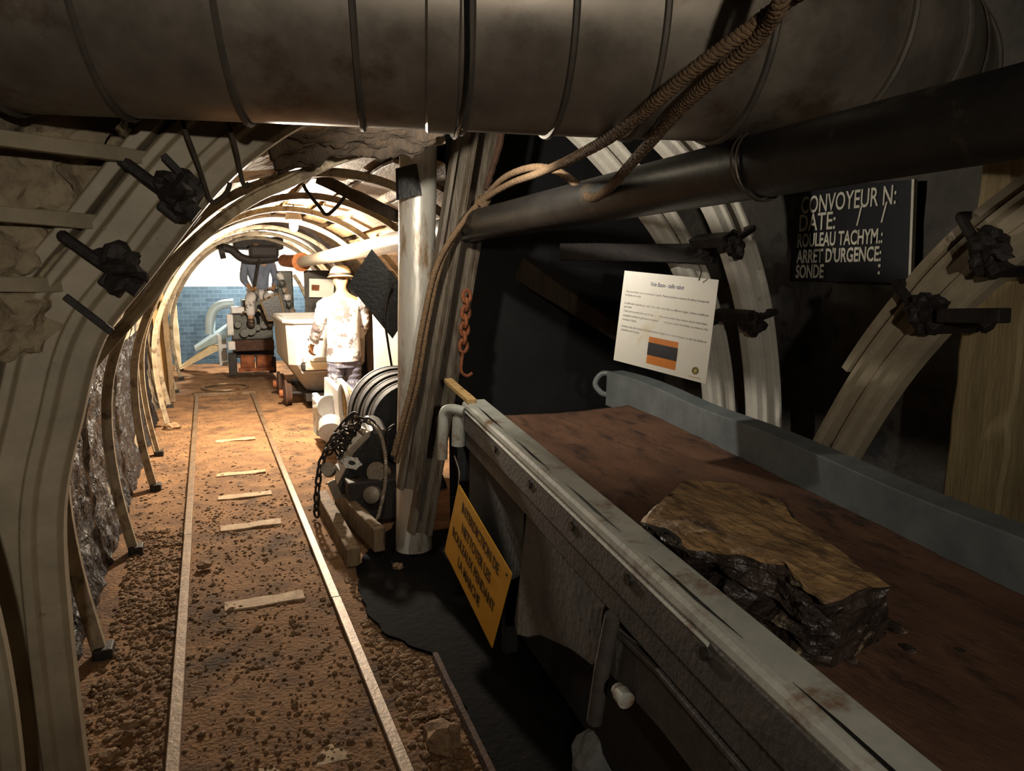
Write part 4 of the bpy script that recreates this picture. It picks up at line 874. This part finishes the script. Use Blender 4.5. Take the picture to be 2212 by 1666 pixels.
# ------------------------------------------------------------------ loading machine
def mp(x, y, Y=11.7): return at(x, y, Y=Y)
LM = thing('loading_machine', 'dark mine loading machine on rusty rollers at the end of the tunnel', 'machine', (.6, 11.8, 0))
def pbox(x0, y0, x1, y1, Y, dep, name, m, bev=.015):
    a, b = mp(x0, y1, Y), mp(x1, y0, Y)
    return MB().box(((a.x+b.x)/2, Y+dep/2, (a.z+b.z)/2), (abs(b.x-a.x), dep, abs(b.z-a.z))).build(name, m, LM, bevel=bev)
pbox(503, 678, 588, 735, 11.5, .7, 'engine_block', M['mach'])
pbox(505, 733, 592, 760, 11.45, .75, 'chassis_plate', M['rustd'])
pbox(524, 648, 585, 678, 11.6, .5, 'seat_box', M['mach'])
pbox(500, 663, 530, 678, 11.55, .3, 'tool_box', M['machw'])
pbox(492, 680, 503, 725, 11.45, .2, 'side_lamp_panel', M['machw'], .006)
pbox(493, 738, 508, 757, 11.4, .2, 'coupling', M['machw'], .01)
for k in range(5): MB().cyl(mp(514+14*k, 702+6*((k*3) % 4), 11.5), mp(514+14*k, 702+6*((k*3) % 4), 11.38), .05+.012*(k % 3), 16).build('valve', M['mach'], LM, bevel=.006)
for k in range(4): MB().tube(smooth([mp(522+12*k, 682, 11.5), mp(530+14*k, 674-2*k, 11.35), mp(545+12*k, 684, 11.4), mp(548+10*k, 705, 11.45)], 4), .02, 8).build('hose', (M['cable'], M['black'])[k % 2], LM, smooth=True)
for k in range(2): MB().cyl(mp(520+34*k, 783, 11.35), mp(550+36*k, 783, 11.35), .11, 20).build('roller', M['rust'], LM, smooth=True)
MB().bar(mp(515, 800, 11.25), mp(592, 797, 11.25), .05, .05).build('axle_bar', M['rust'], LM, bevel=.005)
pbox(496, 765, 511, 812, 11.3, .25, 'wheel_fork', M['iron'], .01); pbox(583, 770, 596, 806, 11.3, .25, 'wheel_fork', M['iron'], .01)
pbox(602, 585, 632, 690, 11.6, .4, 'mast', M['mach'], .02)
for k in range(6): MB().rock(mp(606+5*k, 598+15*k, 11.5), (.06, .05, .07), k, 1, .4).build('fitting', (M['machw'], M['mach'], M['cable'])[k % 3], LM)
MB().tube(smooth([mp(x, y, 11.5) for x, y in ((478, 535), (500, 540), (520, 556), (545, 562), (575, 560), (600, 556))], 5), .06, 12).build('boom', M['iron'], LM, smooth=True)
MB().cyl(mp(473, 545, 11.5), mp(485, 543, 11.5), .1, 16).build('boom_head', M['iron'], LM, smooth=True)
pbox(540, 530, 602, 556, 11.3, .4, 'boom_motor', M['iron'], .04)
pbox(505, 752, 592, 774, 11.7, .5, 'underframe', M['iron'])
pbox(505, 512, 612, 538, 11.8, .5, 'canopy', M['iron'], .03)
MB().bar(mp(548, 630, 11.4), mp(560, 560, 11.45), .03, .03).build('lever', M['iron'], LM)
e4 = [mp(563, 650, 11.0), mp(602, 634, 11.0), mp(618, 690, 11.0), mp(578, 692, 11.0)]
FB = thing('framed_board', 'small dark framed board tilted on the loading machine above the tub', 'board', e4[2])
panel(e4, .02).build('board_panel', M['black'], FB)
for i in range(4): MB().bar(e4[i], e4[(i+1) % 4], .025, .03, up=(0, 1, 0)).build('frame_bar', M['wood'], FB)
o = MB().prism([mp(496, 703, 12.0), mp(498, 728, 12.0), mp(423, 760, 12.6), mp(421, 754, 12.6)], (-.02, .35, .02)).build('loading_chute', M['guard'], bevel=.006); tag(o, 'pale blue ribbed chute sloping down left of the loading machine', 'chute')
o = MB().prism([mp(384, 797, 12.6), mp(392, 798, 12.5), mp(474, 756, 12.2), mp(474, 747, 12.2), mp(455, 747, 12.3)], (0, .3, .0)).build('wooden_ramp', M['cream'], bevel=.004); tag(o, 'pale ramp board on the ground below the blue chute', 'ramp')
o = MB().tube(smooth([mp(x, y, 12.1) for x, y in ((454, 722), (455, 690), (462, 670), (480, 658), (505, 655))], 6), .07, 14).build('curved_guard', M['guard'], smooth=True); tag(o, 'pale blue curved guard pipe left of the loading machine', 'guard')
o = MB().bar(mp(478, 722, 12.2), mp(484, 790, 12.2), .1, .12).build('chute_leg', M['machw'], bevel=.006); tag(o, 'short white leg standing under the blue chute', 'leg')
# curved rib and paper on the far right wall
o = MB().sweep(SEC_RIB, smooth([mp(x, y, 10.6) for x, y in ((686, 700), (672, 660), (655, 620), (638, 592))], 5), (0, -1, 0)).build('wall_rib', M['ribs']); tag(o, 'short slanting rib standing between the paper notice and the machine', 'rib')
n4 = [mp(668, 602, 10.45), mp(722, 604, 10.45), mp(720, 643, 10.45), mp(668, 642, 10.45)]
NO = thing('paper_notice', 'small white paper notice with a brown picture behind the miner dummy', 'notice', n4[2])
panel(n4, .004).build('paper', M['paper'], NO); MB().prism([mp(673, 615, 10.43), mp(690, 616, 10.43), mp(689, 628, 10.43), mp(673, 627, 10.43)], (0, -.004, 0)).build('picture', M['rust'], NO)
struct(MB().add([(1.25, 10.55, 0), (2.2, 10.5, 0), (2.2, 10.5, 1.55), (1.25, 10.55, 1.55)], [(0, 1, 2, 3)]).build('wall_far_side', M['wall']))
o = MB().box((1.72, 7.3, .66), (.42, .03, 1.3)).build('white_panel', M['white']); tag(o, 'bright white panel standing behind the winch drum', 'panel')
o = MB().bar((1.70, 8.15, 0), (1.68, 8.15, 1.35), .14, .12, up=(0, 1, 0), seg=8, jit=.01).build('timber_prop', M['darkwood']); tag(o, 'dark brown timber prop just right of the miner dummy', 'prop')
# left far planks
for (px, yf, zt, wd, m, lab) in ((360, 866, 1.28, .14, 'woody', 'yellow-stained plank standing against the far left wall'), (374, 868, 1.2, .06, 'wood', 'dark narrow plank right of the yellow-stained one'), (386, 800, 1.36, .1, 'cream', 'white upright board at the left end of the brick wall'), (347, 862, 1.22, .1, 'cream', 'pale cream plank left of the yellow-stained one')):
    p = at(px, yf, Z=0); o = MB().bar(p, (p.x-.03, p.y, zt), wd, .05, up=(0, 1, 0), seg=10, jit=.012).build('wall_plank', M[m], bevel=.004); tag(o, lab, 'plank', 'planks along the far left wall')
# roof lagging boards
labs = ['brown roof board along the crown, leftmost of the row', 'brown roof board just right of the crown', 'brown roof board third right of the crown', 'brown roof board fourth right of the crown', 'brown roof board fifth right of the crown', 'brown roof board lowest on the right by the pipe']
for k, (x, z) in enumerate(((.55, 2.045), (.80, 2.06), (1.05, 2.0), (1.28, 1.88), (1.47, 1.73), (1.62, 1.57))):
    a = math.atan2(z-.8, x-.75); dn = V((cos(a), 0, sin(a)))
    o = MB().bar(V((x, 4.05+.1*(k % 2), z))+dn*.05, V((x+.02*(k % 3-1), 8.6, z))+dn*.05, .2, .025, up=dn, seg=20, jit=.02).build('roof_board', M['board'], bevel=.004); tag(o, labs[k], 'board', 'roof boards over the tunnel')

# lamps
def lamp(c, lab, top):
    t = thing('caged_lamp', lab, 'lamp', c)
    MB().lathe([(.03, .14), (.06, .13), (.075, .06), (.06, .045)], c, (0, 0, 1), 24).build('housing', M['iron'], t, smooth=True)
    MB().tube([c+V((0, 0, .13)), c+V((.004, 0, .2)), V((c.x, c.y, max(top, c.z+.21)))], .008, 8).build('cord', M['black'], t)
    MB().lathe([(.0, -.045), (.025, -.035), (.038, -.01), (.04, .02), (.03, .05)], c, (0, 0, 1), 20).build('bulb', M['bulb'], t, smooth=True)
lamp(LAMP_A, 'glaring caged lamp hanging under the tunnel roof in mid tunnel', 2.2); lamp(LAMP_B, 'glaring caged lamp farther back over the loading machine', 2.3)
lamp(LAMP_C, 'caged lamp under the roof hidden above the duct', 2.75); lamp(LAMP_D, 'caged lamp behind the viewpoint', 2.75)
o = MB().tube(smooth([at(x, y, Y=5.0) for x, y in ((655, 398), (664, 415), (690, 447), (703, 463), (716, 458), (740, 432), (752, 410))], 6), .012, 8).build('drooping_cable', M['black'], smooth=True); tag(o, 'black cable drooping in a loop under the roof right of the lamp', 'cable')
o = MB().bar(at(690, 385, Y=4.6), at(862, 470, Y=4.2), .05, .06, seg=8, jit=.008).build('roof_beam', M['darkwood']); tag(o, 'dark slanting roof beam running down to the round post', 'beam')
